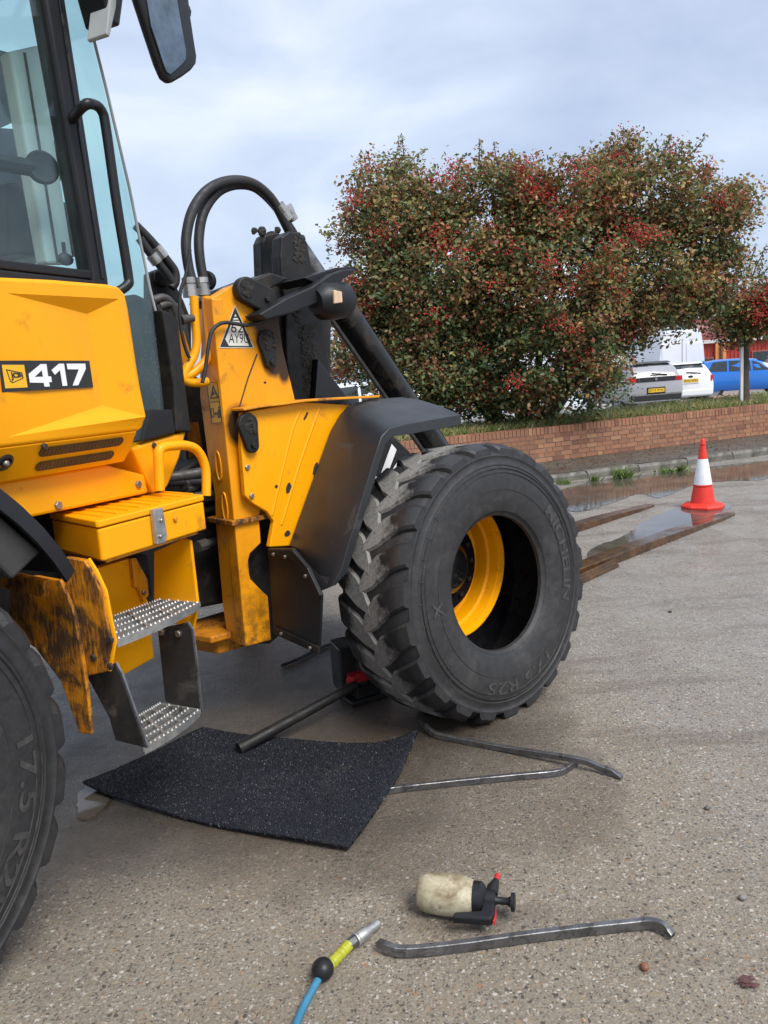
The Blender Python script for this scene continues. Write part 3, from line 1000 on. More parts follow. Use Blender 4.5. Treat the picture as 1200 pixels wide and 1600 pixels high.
# work lamp on the cab corner
m_ = MB()
wl_ = [(1.360, 3.021), (1.468, 3.064), (1.485, 3.016), (1.440, 2.887), (1.395, 2.888)]
m_.side(wl_, 0.86, 0.98)
rp('work_lamp', m_, 'plastic', bevel=0.008)
m_ = MB()
m_.side([(1.408, 2.999), (1.441, 3.012), (1.418, 2.934), (1.368, 2.825), (1.354, 2.831)], 0.90, 0.990)
rp('lamp_glass', m_, 'interior_grey', bevel=0.004)
# door mirror hanging from the roof arm
m_ = MB()
mo = [(1.239, 2.951), (1.382, 3.018), (1.550, 3.080), (1.546, 2.998), (1.546, 2.916), (1.553, 2.836), (1.560, 2.775), (1.552, 2.750), (1.522, 2.721), (1.470, 2.685), (1.413, 2.650), (1.392, 2.641), (1.370, 2.645), (1.352, 2.673), (1.330, 2.725), (1.304, 2.786), (1.271, 2.868)]
cxm = sum(p[0] for p in mo) / len(mo)
czm = sum(p[1] for p in mo) / len(mo)
def mloop(k, v):
    return [V3(cxm + (u - cxm) * k, v, czm + (z - czm) * k) for u, z in mo]
m_.loft([mloop(0.86, 1.213), mloop(0.98, 1.206), mloop(1.0, 1.195), mloop(0.97, 1.178), mloop(0.80, 1.160), mloop(0.5, 1.155)])
mir = rp('door_mirror', m_, 'plastic', bevel=0.008, smooth=35)
mg = [(1.294, 2.933), (1.448, 2.995), (1.462, 2.921), (1.472, 2.845), (1.483, 2.772), (1.478, 2.741), (1.453, 2.717), (1.383, 2.663), (1.367, 2.664), (1.354, 2.682), (1.334, 2.731), (1.310, 2.784)]
m_ = MB()
m_.side(mg, 1.212, 1.2175)
rp('mirror_glass', m_, 'mirror_glass', parent=mir)
m_ = MB()
m_.tube([V3(1.38, 1.14, 2.98), V3(1.40, 1.05, 3.10), V3(1.35, 0.88, 3.16)], 0.014, 8)
rp('mirror_arm', m_, 'plastic', smooth=50)
m_ = MB()
mk = [(1.568, 2.941), (1.571, 2.915)][0]
m_.ball(V3(mk[0] + 0.012, 1.17, mk[1]), 0.014, 8, (1, 1, 1.6))
rp('mirror_knob', m_, 'plastic', smooth=50, parent=mir)

# ---- tool box with step lid, hand rail
def shrink(uv, k):
    a = sum(p[0] for p in uv) / len(uv)
    b = sum(p[1] for p in uv) / len(uv)
    return [(a + (u - a) * k, b + (v - b) * k) for u, v in uv]
tb = [(1.085, 0.70), (0.945, 1.06), (0.952, 1.072), (1.475, 1.09), (1.485, 1.08), (1.56, 0.70)]
m_ = MB()
m_.plan(shrink(tb, 0.985), 1.078, 1.186)
box_ = rp('tool_box', m_, 'yellow', bevel=0.006)
m_ = MB()
m_.plan(tb, 1.190, 1.214)
lid = rp('lid', m_, 'yellow', bevel=0.005, parent=box_)
m_ = MB()
for i in range(9):
    u0 = 1.02 + i * 0.058
    a, b = (u0, 1.03), (u0 + 0.085, 0.74)
    m_.obox(((a[0] + b[0]) / 2, -(a[1] + b[1]) / 2, 1.215), ((b[0] - a[0]) / 2, -(b[1] - a[1]) / 2, 0), (0.009, 0.003, 0), (0, 0, 0.003))
rp('tread_ribs', m_, 'yellow', bevel=0.002, parent=lid)
m_ = MB()
m_.plan([(1.10, 0.72), (0.99, 1.04), (1.46, 1.055), (1.50, 0.72)], 1.062, 1.078)
rp('box_floor', m_, 'yellow_frame', parent=box_)
la = [(1.179, 1.208), (1.229, 1.208), (1.235, 1.101), (1.221, 1.081), (1.177, 1.084)]
m_ = MB()
m_.side(la, 1.080, 1.100)
latch = rp('latch', m_, 'galv', bevel=0.003, parent=box_)
m_ = MB()
lb = [(1.208, 1.165), (1.195, 1.110)]
for (u, z) in lb:
    bolt(m_, u, 1.10, z, 0.007)
rp('latch_rivet', m_, 'bolt', parent=latch)
m_ = MB()
for (u, z) in [(1.302, 1.152)]:
    bolt(m_, u, 1.083, z, 0.010)
rp('box_bolt', m_, 'yellow_mid', parent=box_)
hr = [(1.416, 1.241), (1.422, 1.318), (1.427, 1.384), (1.452, 1.404), (1.517, 1.404), (1.583, 1.397), (1.636, 1.376), (1.670, 1.330), (1.677, 1.270), (1.657, 1.179)]
m_ = MB()
pth = [V3(u, 0.93 + 0.03 * i / 9, z) for i, (u, z) in enumerate(hr)]
m_.tube(spline(pth, 4), 0.0195, 12)
rp('hand_rail', m_, 'yellow', smooth=50)

# ---- steps
m_ = MB()
m_.front([(0.940, 1.098), (1.029, 1.090), (1.056, 1.050), (1.084, 0.986), (1.097, 0.816), (1.056, 0.709), (0.957, 0.683), (0.914, 0.801), (0.890, 0.958)], 0.905, 0.93)
rp('step_side_plate', m_, 'yellow_rusty', bevel=0.004)
m_ = MB()
for q in [(1.102, 0.827), (1.086, 0.733), (1.015, 0.757)]:
    bolt(m_, 0.905, q[0], q[1], 0.013, 'u')
rp('plate_bolt', m_, 'chip')
m_ = MB()
ed = [(1.029, 1.090), (1.056, 1.050), (1.084, 0.986), (1.097, 0.816), (1.056, 0.709)]
m_.tube([(0.925, -v - 0.001, z) for v, z in ed], 0.0075, 6)
rp('plate_edge', m_, 'yellow', smooth=50)
m_ = MB()
m_.front([(0.859, 0.994), (1.010, 1.050), (1.046, 1.043), (1.047, 0.784), (1.007, 0.671), (0.928, 0.700), (0.819, 0.732)], 1.42, 1.435)
rp('step_side_plate', m_, 'yellow', bevel=0.004)
m_ = MB()
m_.side([(1.191, 0.981), (1.377, 0.976), (1.387, 0.887), (1.442, 0.777), (1.435, 0.538), (1.211, 0.532), (1.118, 0.569)], 0.74, 0.78)
rp('step_back_panel', m_, 'yellow', bevel=0.004)
m_ = MB()
m_.side([(1.360, 0.980), (1.384, 0.975), (1.433, 0.875), (1.429, 0.809), (1.396, 0.792), (1.377, 0.855), (1.357, 0.861)], 0.78, 0.80)
rp('back_panel_bracket', m_, 'yellow_frame', bevel=0.004)
m_ = MB()
for (u, z) in [(1.398, 0.829)]:
    bolt(m_, u, 0.80, z, 0.011)
rp('bracket_bolt', m_, 'bolt')
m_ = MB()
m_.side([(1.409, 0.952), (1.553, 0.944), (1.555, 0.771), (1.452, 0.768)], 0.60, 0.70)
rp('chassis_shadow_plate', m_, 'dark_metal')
def tread(name, uv, z, nbars, h=0.030):
    """serrated grating: bowed nosing, cross bars with rows of teeth"""
    (a, b, c, d) = [Vector((p[0], -p[1], 0)) for p in uv]     # rear-outer, front-outer, front-inner, rear-inner
    mb, teeth = MB(), MB()
    n = 10
    def pt(s, t, bow=0.022):
        p = a.lerp(b, s).lerp(d.lerp(c, s), t)
        out_ = (a - d).normalized()
        return p + out_ * bow * 4 * s * (1 - s) * (1 - t)
    for k in range(nbars + 1):
        t = k / nbars
        w = 0.006 if k else 0.010
        hh = h if k in (0, nbars) else h * 0.6
        dn = (d - a).normalized() * w
        mb.loft([[pt(i / n, t) + Vector((0, 0, z)), pt(i / n, t) + dn + Vector((0, 0, z)), pt(i / n, t) + dn + Vector((0, 0, z - hh)), pt(i / n, t) + Vector((0, 0, z - hh))] for i in range(n + 1)])
    for s in (0.0, 0.36, 0.68, 1.0):
        p0, p1 = pt(s, 0), pt(s, 1)
        mb.obox((p0 + p1) / 2 + Vector((0, 0, z - 0.010)), (p1 - p0) / 2, (0.007, 0, 0), (0, 0, 0.009))
    nt = int((b - a).length / 0.021)
    for k in range(nbars + 1):
        for i in range(nt):
            p = pt((i + 0.5) / nt, k / nbars) + (d - a).normalized() * 0.004 + Vector((0, 0, z - 0.001))
            r = 0.0056
            teeth.add([p + Vector((r, 0, 0)), p + Vector((0, r, 0)), p + Vector((-r, 0, 0)), p + Vector((0, -r, 0)), p + Vector((0, 0, 0.0085))],
                      [(0, 1, 4), (1, 2, 4), (2, 3, 4), (3, 0, 4)])
    # plank faces between the bars, sunk
    for k in range(nbars):
        q = [pt(0, (k + .02) / nbars), pt(1, (k + .02) / nbars), pt(1, (k + .34) / nbars), pt(0, (k + .34) / nbars)]
        mb.loft([[p + Vector((0, 0, z - 0.006)) for p in q], [p + Vector((0, 0, z - 0.010)) for p in q]])
    tr_ = rp(name, mb, 'galv')
    rp('tooth_rows', teeth, 'galv', parent=tr_)
    return tr_
tread('step_tread', [(0.975, 1.055), (1.415, 1.06), (1.418, 0.87), (1.16, 0.84)], 0.80, 4)
tread('step_tread', [(1.005, 1.085), (1.318, 1.082), (1.324, 0.89), (1.165, 0.886)], 0.40, 4)
m_ = MB()
m_.front([(0.905, 0.678), (0.956, 0.683), (1.049, 0.720), (1.071, 0.679), (1.100, 0.578), (1.143, 0.426), (1.007, 0.435), (0.992, 0.518)], 0.955, 0.968)
br = rp('step_bracket', m_, 'bracket', bevel=0.002)
m_ = MB()
ed = [(1.049, 0.720), (1.071, 0.679), (1.100, 0.578), (1.143, 0.426)]
m_.tube([(0.962, -v - 0.001, z) for v, z in ed], 0.0072, 6)
rp('bracket_edge', m_, 'steel', smooth=50, parent=br)
m_ = MB()
m_.front([(0.912, 0.707), (1.060, 0.743), (1.078, 0.717), (1.080, 0.599), (1.077, 0.374), (1.057, 0.366), (0.906, 0.407), (0.909, 0.557)], 1.33, 1.342)
br = rp('step_bracket', m_, 'bracket', bevel=0.002)
m_ = MB()
ed = [(1.060, 0.743), (1.078, 0.717), (1.080, 0.599), (1.077, 0.374)]
m_.tube([(1.336, -v - 0.001, z) for v, z in ed], 0.0068, 6)
rp('bracket_edge', m_, 'steel', smooth=50, parent=br)
m_ = MB()
for q in [(1.020, 0.700), (0.939, 0.699)]:
    bolt(m_, 1.328, q[0], q[1], 0.014, 'u', 0.014)
rp('bracket_bolt', m_, 'bolt')

# ---- rear wheel arch
m_ = MB()
AR, NA = 0.975, 18
loops = []
for i in range(NA + 1):
    a = R(26 + 100 * i / NA)
    cs, sn = math.cos(a), math.sin(a)
    def ap(r, v):
        return V3(r * cs - 0.03, v, 0.66 + r * sn)
    loops.append([ap(AR, 0.70), ap(AR, 1.03), ap(AR - 0.02, 1.07), ap(AR - 0.075, 1.085), ap(AR - 0.075, 1.07), ap(AR - 0.035, 1.05), ap(AR - 0.03, 0.70)])
m_.loft(loops)
rp('rear_mudguard', m_, 'plastic', smooth=40)
m_ = MB()
loops = []
for i in range(9):
    a = R(33 + 70 * i / 8)
    cs, sn = math.cos(a), math.sin(a)
    loops.append([V3((0.915 - 0.012 * (i % 2)) * cs - 0.03, v, 0.66 + (0.915 - 0.012 * (i % 2)) * sn) for v in (0.60, 1.04)] + [V3(0.80 * cs - 0.03, v, 0.66 + 0.80 * sn) for v in (1.02, 0.60)])
m_.loft(loops)
rp('mudguard_liner', m_, 'liner', bevel=0.01)
m_ = MB()
m_.front([(0.694, 1.020), (0.819, 1.035), (0.934, 1.024), (0.976, 0.906), (0.985, 0.705), (0.975, 0.485), (0.919, 0.482), (0.867, 0.665), (0.767, 0.776), (0.652, 0.826)], 0.885, 0.90)
rp('rusty_mudguard', m_, 'yellow_rusty', bevel=0.004)
m_ = MB()
m_.front([(0.725, 1.059), (0.922, 1.035), (0.905, 0.979), (0.713, 1.003)], 0.83, 0.86)
rp('mudguard_bracket', m_, 'yellow_rusty', bevel=0.004)
m_ = MB()
m_.side([(-0.8, 0.5), (0.75, 0.5), (0.8, 1.22), (-0.8, 1.3)], -0.55, 0.58)
m_.side([(0.7, 0.72), (1.62, 0.85), (1.62, 1.30), (0.7, 1.30)], -0.6, 0.62)
rp('rear_chassis', m_, 'dark_metal')

# ---- front half: post, tower plate, wheel panel
def tower_paint():
    t = NT('yellow_paint_greased_round_pins')
    p = t.xyz()
    n = t.noise(5, 7, 0.65, dist=0.5)
    f = t.noise(4, 6, 0.6)
    c = t.mix(t.rng(f, 0.3, 0.7), (0.74, 0.28, 0.004), (0.82, 0.33, 0.004))
    c = t.mix(t.rng(t.noise(7, 8, 0.7, dist=0.7), 0.60, 0.72, 0, 0.8), c, (0.10, 0.055, 0.025))
    wob = t.math('MULTIPLY', t.math('SUBTRACT', n, 0.5), 0.22)
    low = t.math('MULTIPLY', t.rng(t.math('ADD', p[2], t.math('MULTIPLY', wob, 2.2)), 0.95, 0.45), 0.75)
    c = t.mix(t.math('MULTIPLY', low, t.rng(t.noise(22, 6, 0.7), 0.40, 0.60)), c, (0.045, 0.028, 0.015))
    tot = None
    for (u, z, ru, rz) in [(q[0], q[1], a, b) for q, a, b in zip([(-0.837, 1.448), (-0.607, 1.993), (-0.633, 1.893), (-0.580, 1.850), (-0.622, 1.735), (-0.696, 2.041), (-0.571, 1.733)], (0.085, .11, .10, .09, .07, .10, .05), (.10, .09, .12, .14, .09, .07, .12))]:
        du = t.math('DIVIDE', t.math('SUBTRACT', p[0], u), ru)
        dz = t.math('DIVIDE', t.math('SUBTRACT', p[2], z), rz)
        d = t.math('SQRT', t.math('ADD', t.math('MULTIPLY', du, du), t.math('MULTIPLY', dz, dz)))
        m = t.rng(t.math('ADD', d, t.math('MULTIPLY', wob, 3.0)), 1.08, 0.72)
        tot = m if tot is None else t.math('MAXIMUM', tot, m)
    c = t.mix(t.math('MULTIPLY', tot, 0.96), c, (0.014, 0.012, 0.011))
    return t.set(c, t.rng(f, 0.3, 0.7, 0.35, 0.55), 0, t.bump(t.noise(34, 6), 0.12, 0.004), 0.35)
M['tower'] = tower_paint()
m_ = MB()
m_.front([(0.673, 1.997), (0.586, 2.013), (0.560, 1.863), (0.515, 1.726), (0.485, 1.584), (0.496, 1.315), (0.522, 1.137), (0.501, 0.979), (0.487, 0.588), (0.501, 0.424), (0.655, 0.424), (0.669, 0.973), (0.669, 1.029), (0.669, 1.525), (0.663, 1.763)], -0.92, -0.865)
post = fp('tower_post', m_, 'yellow_frame', bevel=0.006)
m_ = MB()
for (x0, z0) in [(0.590, 1.271), (0.607, 1.084)]:
    arc = [(-0.9235, -(x0 + 0.020 * math.cos(a)), z0 + 0.066 * math.sin(a)) for a in [2 * math.pi * k / 20 for k in range(21)]]
    m_.tube(arc, 0.0042, 6, cap=False)
fp('pressed_oval', m_, 'yellow', smooth=50, parent=post)
m_ = MB()
m_.front([(0.562, 1.647), (0.658, 1.647), (0.665, 1.465), (0.567, 1.460)], -0.9225, -0.9215)
st = fp('warning_sticker', m_, 'decal_yellow', parent=post)
m_ = MB()
def fu(pts, u=-0.9232):
    return [(u, -v, z) for v, z in pts]
m_.poly([fu([(0.561, 1.645), (0.653, 1.645), (0.659, 1.467), (0.568, 1.462)]), fu([(0.565, 1.643), (0.649, 1.643), (0.654, 1.469), (0.572, 1.464)])], (-0.0006, 0, 0))
m_.poly([fu([(0.615, 1.634), (0.650, 1.575), (0.577, 1.572)]), fu([(0.614, 1.620), (0.637, 1.580), (0.590, 1.577)])], (-0.0006, 0, 0))
m_.poly([fu([(0.610, 1.606), (0.619, 1.598), (0.634, 1.594), (0.612, 1.592), (0.600, 1.585), (0.599, 1.595)])], (-0.0006, 0, 0))
m_.poly([fu([(0.565, 1.560), (0.657, 1.561), (0.657, 1.559), (0.565, 1.557)])], (-0.0006, 0, 0))
m_.poly([fu([(0.573, 1.530), (0.597, 1.531), (0.598, 1.491), (0.573, 1.489)]), fu([(0.578, 1.527), (0.593, 1.528), (0.593, 1.494), (0.578, 1.493)])], (-0.0006, 0, 0))
m_.poly([fu([(0.631, 1.523), (0.651, 1.524), (0.650, 1.488), (0.639, 1.487), (0.640, 1.504), (0.635, 1.503), (0.634, 1.487), (0.626, 1.487)])], (-0.0006, 0, 0))
m_.poly([fu([(0.639, 1.537), (0.649, 1.537), (0.649, 1.528), (0.638, 1.527)])], (-0.0006, 0, 0))
m_.poly([fu([(0.599, 1.506), (0.613, 1.513), (0.613, 1.507), (0.619, 1.508), (0.619, 1.513), (0.630, 1.507), (0.619, 1.499), (0.619, 1.504), (0.613, 1.503), (0.613, 1.498)])], (-0.0006, 0, 0))
fp('sticker_print', m_, 'print_black', parent=st)
tp = [(-0.921, 1.998), (-0.812, 2.054), (-0.704, 2.085), (-0.641, 2.065), (-0.581, 2.033), (-0.568, 1.791), (-0.517, 1.516), (-0.622, 1.350), (-0.753, 1.097), (-0.786, 1.024), (-0.790, 0.897), (-0.855, 0.859), (-0.879, 0.804), (-0.865, 0.740), (-0.815, 0.676), (-0.780, 0.636), (-0.786, 0.423), (-0.929, 0.431), (-0.921, 0.974), (-0.921, 1.029), (-0.921, 1.525)]
m_ = MB()
m_.side(tp, 0.60, 0.670)
tower = fp('tower_plate', m_, 'tower', bevel=0.005)
m_ = MB()
m_.side([(-0.196, 2.155), (-0.043, 2.234), (0.107, 2.278), (0.195, 2.250), (0.279, 2.205), (0.297, 1.867), (0.369, 1.483), (0.222, 1.252), (-0.007, 0.796), (-0.007, -0.043), (-0.207, -0.032)], -0.67, -0.60)
fp('tower_plate', m_, 'yellow_frame', bevel=0.005)
m_ = MB()
sm = [(-0.713, 1.757), (-0.773, 1.654), (-0.840, 1.516)]
m_.tube([V3(u, 0.6705, z) for u, z in sm], 0.004, 5)
fp('weld_seam', m_, 'chip', parent=tower)
m_ = MB()
m_.side([(-0.715, 1.083), (-0.453, 1.009), (-0.514, 0.456), (-0.723, 0.363), (-0.814, 0.390), (-0.822, 0.791)], 0.40, 0.56)
fp('frame_inner_plate', m_, 'dark_metal')
m_ = MB()
lz = [(0.592, 1.017)][0][1]
m_.plan([(-0.945, 0.47), (-0.945, 0.69), (-0.66, 0.69), (-0.66, 0.60), (-0.90, 0.47)], lz - 0.012, lz + 0.012)
fp('post_flange', m_, 'yellow_rusty', bevel=0.004)
m_ = MB()
m_.plan([(-1.10, 0.20), (-1.02, 0.52), (-0.70, 0.56), (-0.70, 0.20)], 0.44, 0.475)
m_.plan([(-1.02, 0.24), (-0.96, 0.47), (-0.70, 0.50), (-0.70, 0.24)], 0.36, 0.44)
fp('pivot_plate', m_, 'yellow_mid', bevel=0.008)
# wheel panel and its rusty lip, ribs, bolts, chips
wp = [(-0.857, 1.503), (-0.639, 1.518), (-0.508, 1.526), (-0.215, 1.490), (-0.274, 1.447), (-0.339, 1.378), (-0.494, 1.122), (-0.650, 0.860), (-0.780, 0.880), (-0.742, 0.993), (-0.772, 1.043), (-0.844, 1.094), (-0.883, 1.135), (-0.878, 1.349)]
m_ = MB()
m_.side(wp, 0.69, 0.72)
wpan = fp('wheel_panel', m_, 'yellow', bevel=0.005)
m_ = MB()
lp_ = [(-0.875, 1.512), (-0.784, 1.519), (-0.661, 1.521), (-0.531, 1.527), (-0.357, 1.524), (-0.061, 1.516)]
m_.loft([[V3(u, 0.67, z), V3(u, 0.765, z), V3(u, 0.765, z + 0.012), V3(u, 0.67, z + 0.012)] for u, z in lp_])
fp('panel_lip', m_, 'yellow_frame', bevel=0.003)
m_ = MB()
for seg_ in ([(-0.531, 1.492), (-0.600, 1.379), (-0.749, 1.025)], [(-0.415, 1.495), (-0.557, 1.253), (-0.701, 0.971)]):
    m_.tube(spline([V3(u, 0.716, z) for u, z in seg_], 4), 0.0085, 8)
fp('pressed_rib', m_, 'yellow', smooth=60, parent=wpan)
m_ = MB()
for (u, z) in [(-0.858, 1.261), (-0.850, 1.130)]:
    bolt(m_, u, 0.72, z, 0.013)
fp('panel_bolt', m_, 'bolt', parent=wpan)
def blotch(mb, u, v, z, a, b, th):
    L = []
    for k in range(14):
        t = 2 * math.pi * k / 14
        r = 1 + rnd.uniform(-0.18, 0.18)
        x, y = a * r * math.cos(t), b * r * math.sin(t)
        L.append(V3(u + x * math.cos(th) - y * math.sin(th), v, z + x * math.sin(th) + y * math.cos(th)))
    mb.poly([L], (0, -0.0012, 0))
for (q, a, b, th) in zip([(-0.643, 1.134), (-0.710, 1.153), (-0.674, 0.923), (-0.475, 1.200), (-0.505, 1.460), (-0.720, 1.627)], (0.026, 0.009, 0.017, 0.034, 0.025, 0.008), (0.014, 0.008, 0.014, 0.012, 0.006, 0.006), (1.1, 0, 0.3, 1.15, 0.9, 0)):
    m_ = MB()
    blotch(m_, q[0], 0.7208, q[1], a, b, th)
    fp('paint_chip', m_, 'chip', parent=wpan)
# black wheel arch
inn_ = [(-0.679, 0.870), (-0.525, 1.128), (-0.372, 1.381), (-0.308, 1.450), (-0.250, 1.489), (-0.137, 1.509), (0.122, 1.508)]
mid_ = [0.0] * 7
outr = [(-0.718, 0.817), (-0.569, 1.099), (-0.465, 1.296), (-0.428, 1.357), (-0.378, 1.387), (-0.247, 1.398), (0.111, 1.410)]
m_ = MB()
rowsv = []
for i in range(7):
    (u0, z0), (u1, z1) = inn_[i], outr[i]
    row = []
    for t in (0, 0.35, 0.7, 0.93):
        bul = 0.02 * math.sin(math.pi * t)
        row.append(V3(lerp(u0, u1, t) - bul * 0.6, lerp(0.735, 1.15, t), lerp(z0, z1, t) + bul))
    du, dz = (0.02, -0.012) if i < 3 else ((0.012, -0.022) if i < 5 else (0.0, -0.03))
    row.append(V3(u1, 1.15, z1))
    row.append(V3(u1 + du * 1.6, 1.152, z1 + dz * 1.6))
    row.append(V3(u1 + du * 1.6, 1.13, z1 + dz * 1.6))
    row.append(V3(u1 + du, 1.12, z1 + dz * 0.8))
    row.append(V3(u0 + 0.02, 0.735, z0 - 0.02))
    rowsv.append(row)
tipA = [(-0.728, 0.697)][0]
tipB = [(-0.767, 0.740)][0]
r0 = rowsv[0]
t0_ = [V3(inn_[0][0] + 0.004, 0.74, inn_[0][1] - 0.004), V3(lerp(inn_[0][0], tipA[0], .5), 0.88, lerp(inn_[0][1], tipA[1], .5)), V3(*[tipA[0], 1.0, tipA[1]]), V3(tipB[0], 1.11, tipB[1]),
       V3(tipB[0] + 0.01, 1.13, tipB[1] + 0.01), V3(tipB[0] + 0.03, 1.13, tipB[1] + 0.01), V3(tipB[0] + 0.03, 1.11, tipB[1] + 0.01), V3(tipB[0] + 0.02, 1.09, tipB[1]), V3(inn_[0][0] + 0.03, 0.74, inn_[0][1] - 0.01)]
m_.loft([t0_] + rowsv)
fp('front_mudguard', m_, 'fender', bevel=0.006, smooth=32)
m_ = MB()
mf = [(0.733, 0.879), (0.926, 0.901), (1.025, 0.830), (1.103, 0.716), (1.048, 0.437), (0.717, 0.465)]
m_.front(mf, -0.80, -0.786)
flap = fp('mud_flap', m_, 'plastic', bevel=0.003)
m_ = MB()
m_.front([(0.746, 0.879), (0.933, 0.897), (1.033, 0.829), (1.106, 0.718), (1.089, 0.693), (1.020, 0.802), (0.918, 0.858), (0.746, 0.849)], -0.810, -0.80)
m_.front([(0.733, 0.510), (1.061, 0.477), (1.057, 0.443), (0.727, 0.472)], -0.810, -0.80)
fp('flap_frame', m_, 'dark_metal', bevel=0.002, parent=flap)
m_ = MB()
for q in [(0.794, 0.861), (0.881, 0.860), (1.019, 0.791), (0.795, 0.486), (1.006, 0.463)]:
    bolt(m_, -0.81, q[0], q[1], 0.009, 'u')
fp('flap_bolt', m_, 'bolt', parent=flap)

# pins and greasy bosses
def capsule(mb, a, b, ra, rb, v0, v1, n=14):
    a, b = Vector(a), Vector(b)
    d = (b - a).normalized()
    th = math.atan2(d.y, d.x)
    L = []
    for k in range(n + 1):
        t = th + math.pi / 2 + math.pi * k / n
        L.append((a.x + ra * math.cos(t), a.y + ra * math.sin(t)))
    for k in range(n + 1):
        t = th - math.pi / 2 + math.pi * k / n
        L.append((b.x + rb * math.cos(t), b.y + rb * math.sin(t)))
    mb.side(L, v0, v1)
pins = [([(-0.758, 2.033), (-0.663, 1.994)], 0.056, 0.060, 0.670, 0.715), ([(-0.663, 1.811), (-0.656, 1.716)], 0.052, 0.030, 0.672, 0.70), ([(-0.846, 1.451), (-0.833, 1.356)], 0.052, 0.034, 0.722, 0.75)]
for (q, ra, rb, v0, v1) in pins:
    m_ = MB()
    capsule(m_, q[0], q[1], ra, rb, v0, v1)
    pn = fp('pin_plate', m_, 'dark_metal', bevel=0.008)
    m_ = MB()
    for k in range(9):
        m_.ball(V3(q[0][0] + rnd.uniform(-.028, .028), v1, q[0][1] + rnd.uniform(-.03, .03)), rnd.uniform(0.008, 0.02), 7, (1.2, 0.5, 1), 0.25)
    fp('grease_lump', m_, 'grease', parent=pn)
    m_ = MB()
    bolt(m_, q[1][0], v1, q[1][1], 0.014, 'v', 0.014)
    fp('pin_bolt', m_, 'dark_metal', parent=pn)
# bell crank
m_ = MB()
ck = [(-0.351, 2.330), (-0.300, 2.361), (-0.228, 2.360), (-0.192, 2.317), (-0.178, 2.217), (-0.140, 2.066), (-0.126, 1.915), (-0.110, 1.734), (-0.108, 1.627), (-0.164, 1.510), (-0.370, 1.515), (-0.383, 1.726), (-0.375, 1.868), (-0.361, 1.993), (-0.371, 2.116), (-0.369, 2.238)]
m_.side(ck, 0.37, 0.45)
crank = fp('bell_crank', m_, 'dark_metal', bevel=0.008)
m_ = MB()
for (c_, n_b, sx, sz) in (([(-0.253, 2.282)][0], 46, .024, .045), ([(-0.246, 1.786)][0], 150, .036, .085), ([(-0.252, 1.608)][0], 40, .030, .035), ([(-0.304, 1.962)][0], 16, .016, .03)):
    for k in range(n_b):
        m_.ball(V3(c_[0] + max(-1.8, min(1.8, rnd.gauss(0, 1))) * sx * .7, 0.449, c_[1] + max(-1.8, min(1.8, rnd.gauss(0, 1))) * sz * .7), rnd.uniform(0.006, 0.017), 6, (1.2, 0.45, 1.1), 0.35)
fp('grease_lump', m_, 'grease', parent=crank)
m_ = MB()
ck = [(-0.285, 2.353), (-0.260, 2.393), (-0.192, 2.414), (-0.135, 2.403), (-0.149, 2.158), (-0.174, 2.084), (-0.260, 2.105), (-0.300, 2.153)]
m_.side(ck, 0.10, 0.19)
crank2 = fp('crank_plate', m_, 'dark_metal', bevel=0.012)
m_ = MB()
for k in range(8):
    q = [(-0.210, 2.403)][0]
    m_.ball(V3(q[0] + rnd.gauss(0, .03), 0.14 + rnd.uniform(-.03, .03), q[1] + rnd.gauss(0, .012)), rnd.uniform(0.012, 0.024), 7, (1, 1, 1), 0.3)
fp('grease_lump', m_, 'grease', parent=crank2)
m_ = MB()
m_.side([(-0.509, 2.088), (-0.281, 2.173), (-0.114, 2.156), (-0.038, 1.967), (-0.093, 1.472), (-0.521, 1.504)], 0.0, 0.42)
fp('tower_core', m_, 'dark_metal', bevel=0.02)
# tilt ram
r0_, r1_ = [(0.196, 2.138), (1.119, 1.025)]
d_ = Vector((r1_[0] - r0_[0], 0, r1_[1] - r0_[1])).normalized()
pA, pB = Vector(V3(r0_[0], 0.12, r0_[1])), Vector(V3(r1_[0], 0.12, r1_[1]))
m_ = MB()
m_.tube([pA, pB], 0.088, 28)
ram = fp('tilt_ram', m_, 'gloss_black', smooth=50)
m_ = MB()
m_.tube([pA - d_ * 0.35, pA], 0.05, 20)
m_.tube([pA - d_ * 0.02, pA + d_ * 0.05], 0.098, 28)
fp('ram_rod', m_, 'steel', smooth=50, parent=ram)
m_ = MB()
off = Vector((-d_.z, 0, d_.x)) * -0.10
m_.tube([pA + d_ * 0.1 + off, pB + off], 0.016, 10)
fp('ram_pipe', m_, 'fittings', smooth=50, parent=ram)
# lift arm with maker's letters
m_ = MB()
m_.side([(-0.224, 1.734), (-0.136, 1.633), (-0.024, 1.506), (0.235, 1.324), (0.397, 1.187), (0.651, 0.925), (0.860, 0.546), (0.348, 0.647), (0.068, 0.921), (-0.093, 1.191), (-0.288, 1.413)], 0.43, 0.50)
arm = fp('lift_arm', m_, 'gloss_black', bevel=0.008)
m_ = MB()
q = [(0.082, 1.063), (0.458, 0.657), (0.612, 0.880), (0.221, 1.283)]
letter(m_, 'JCB', bil(*[V3(u, 0.503, z) for u, z in q]), 0.025)
fp('arm_lettering', m_, 'white', parent=arm)
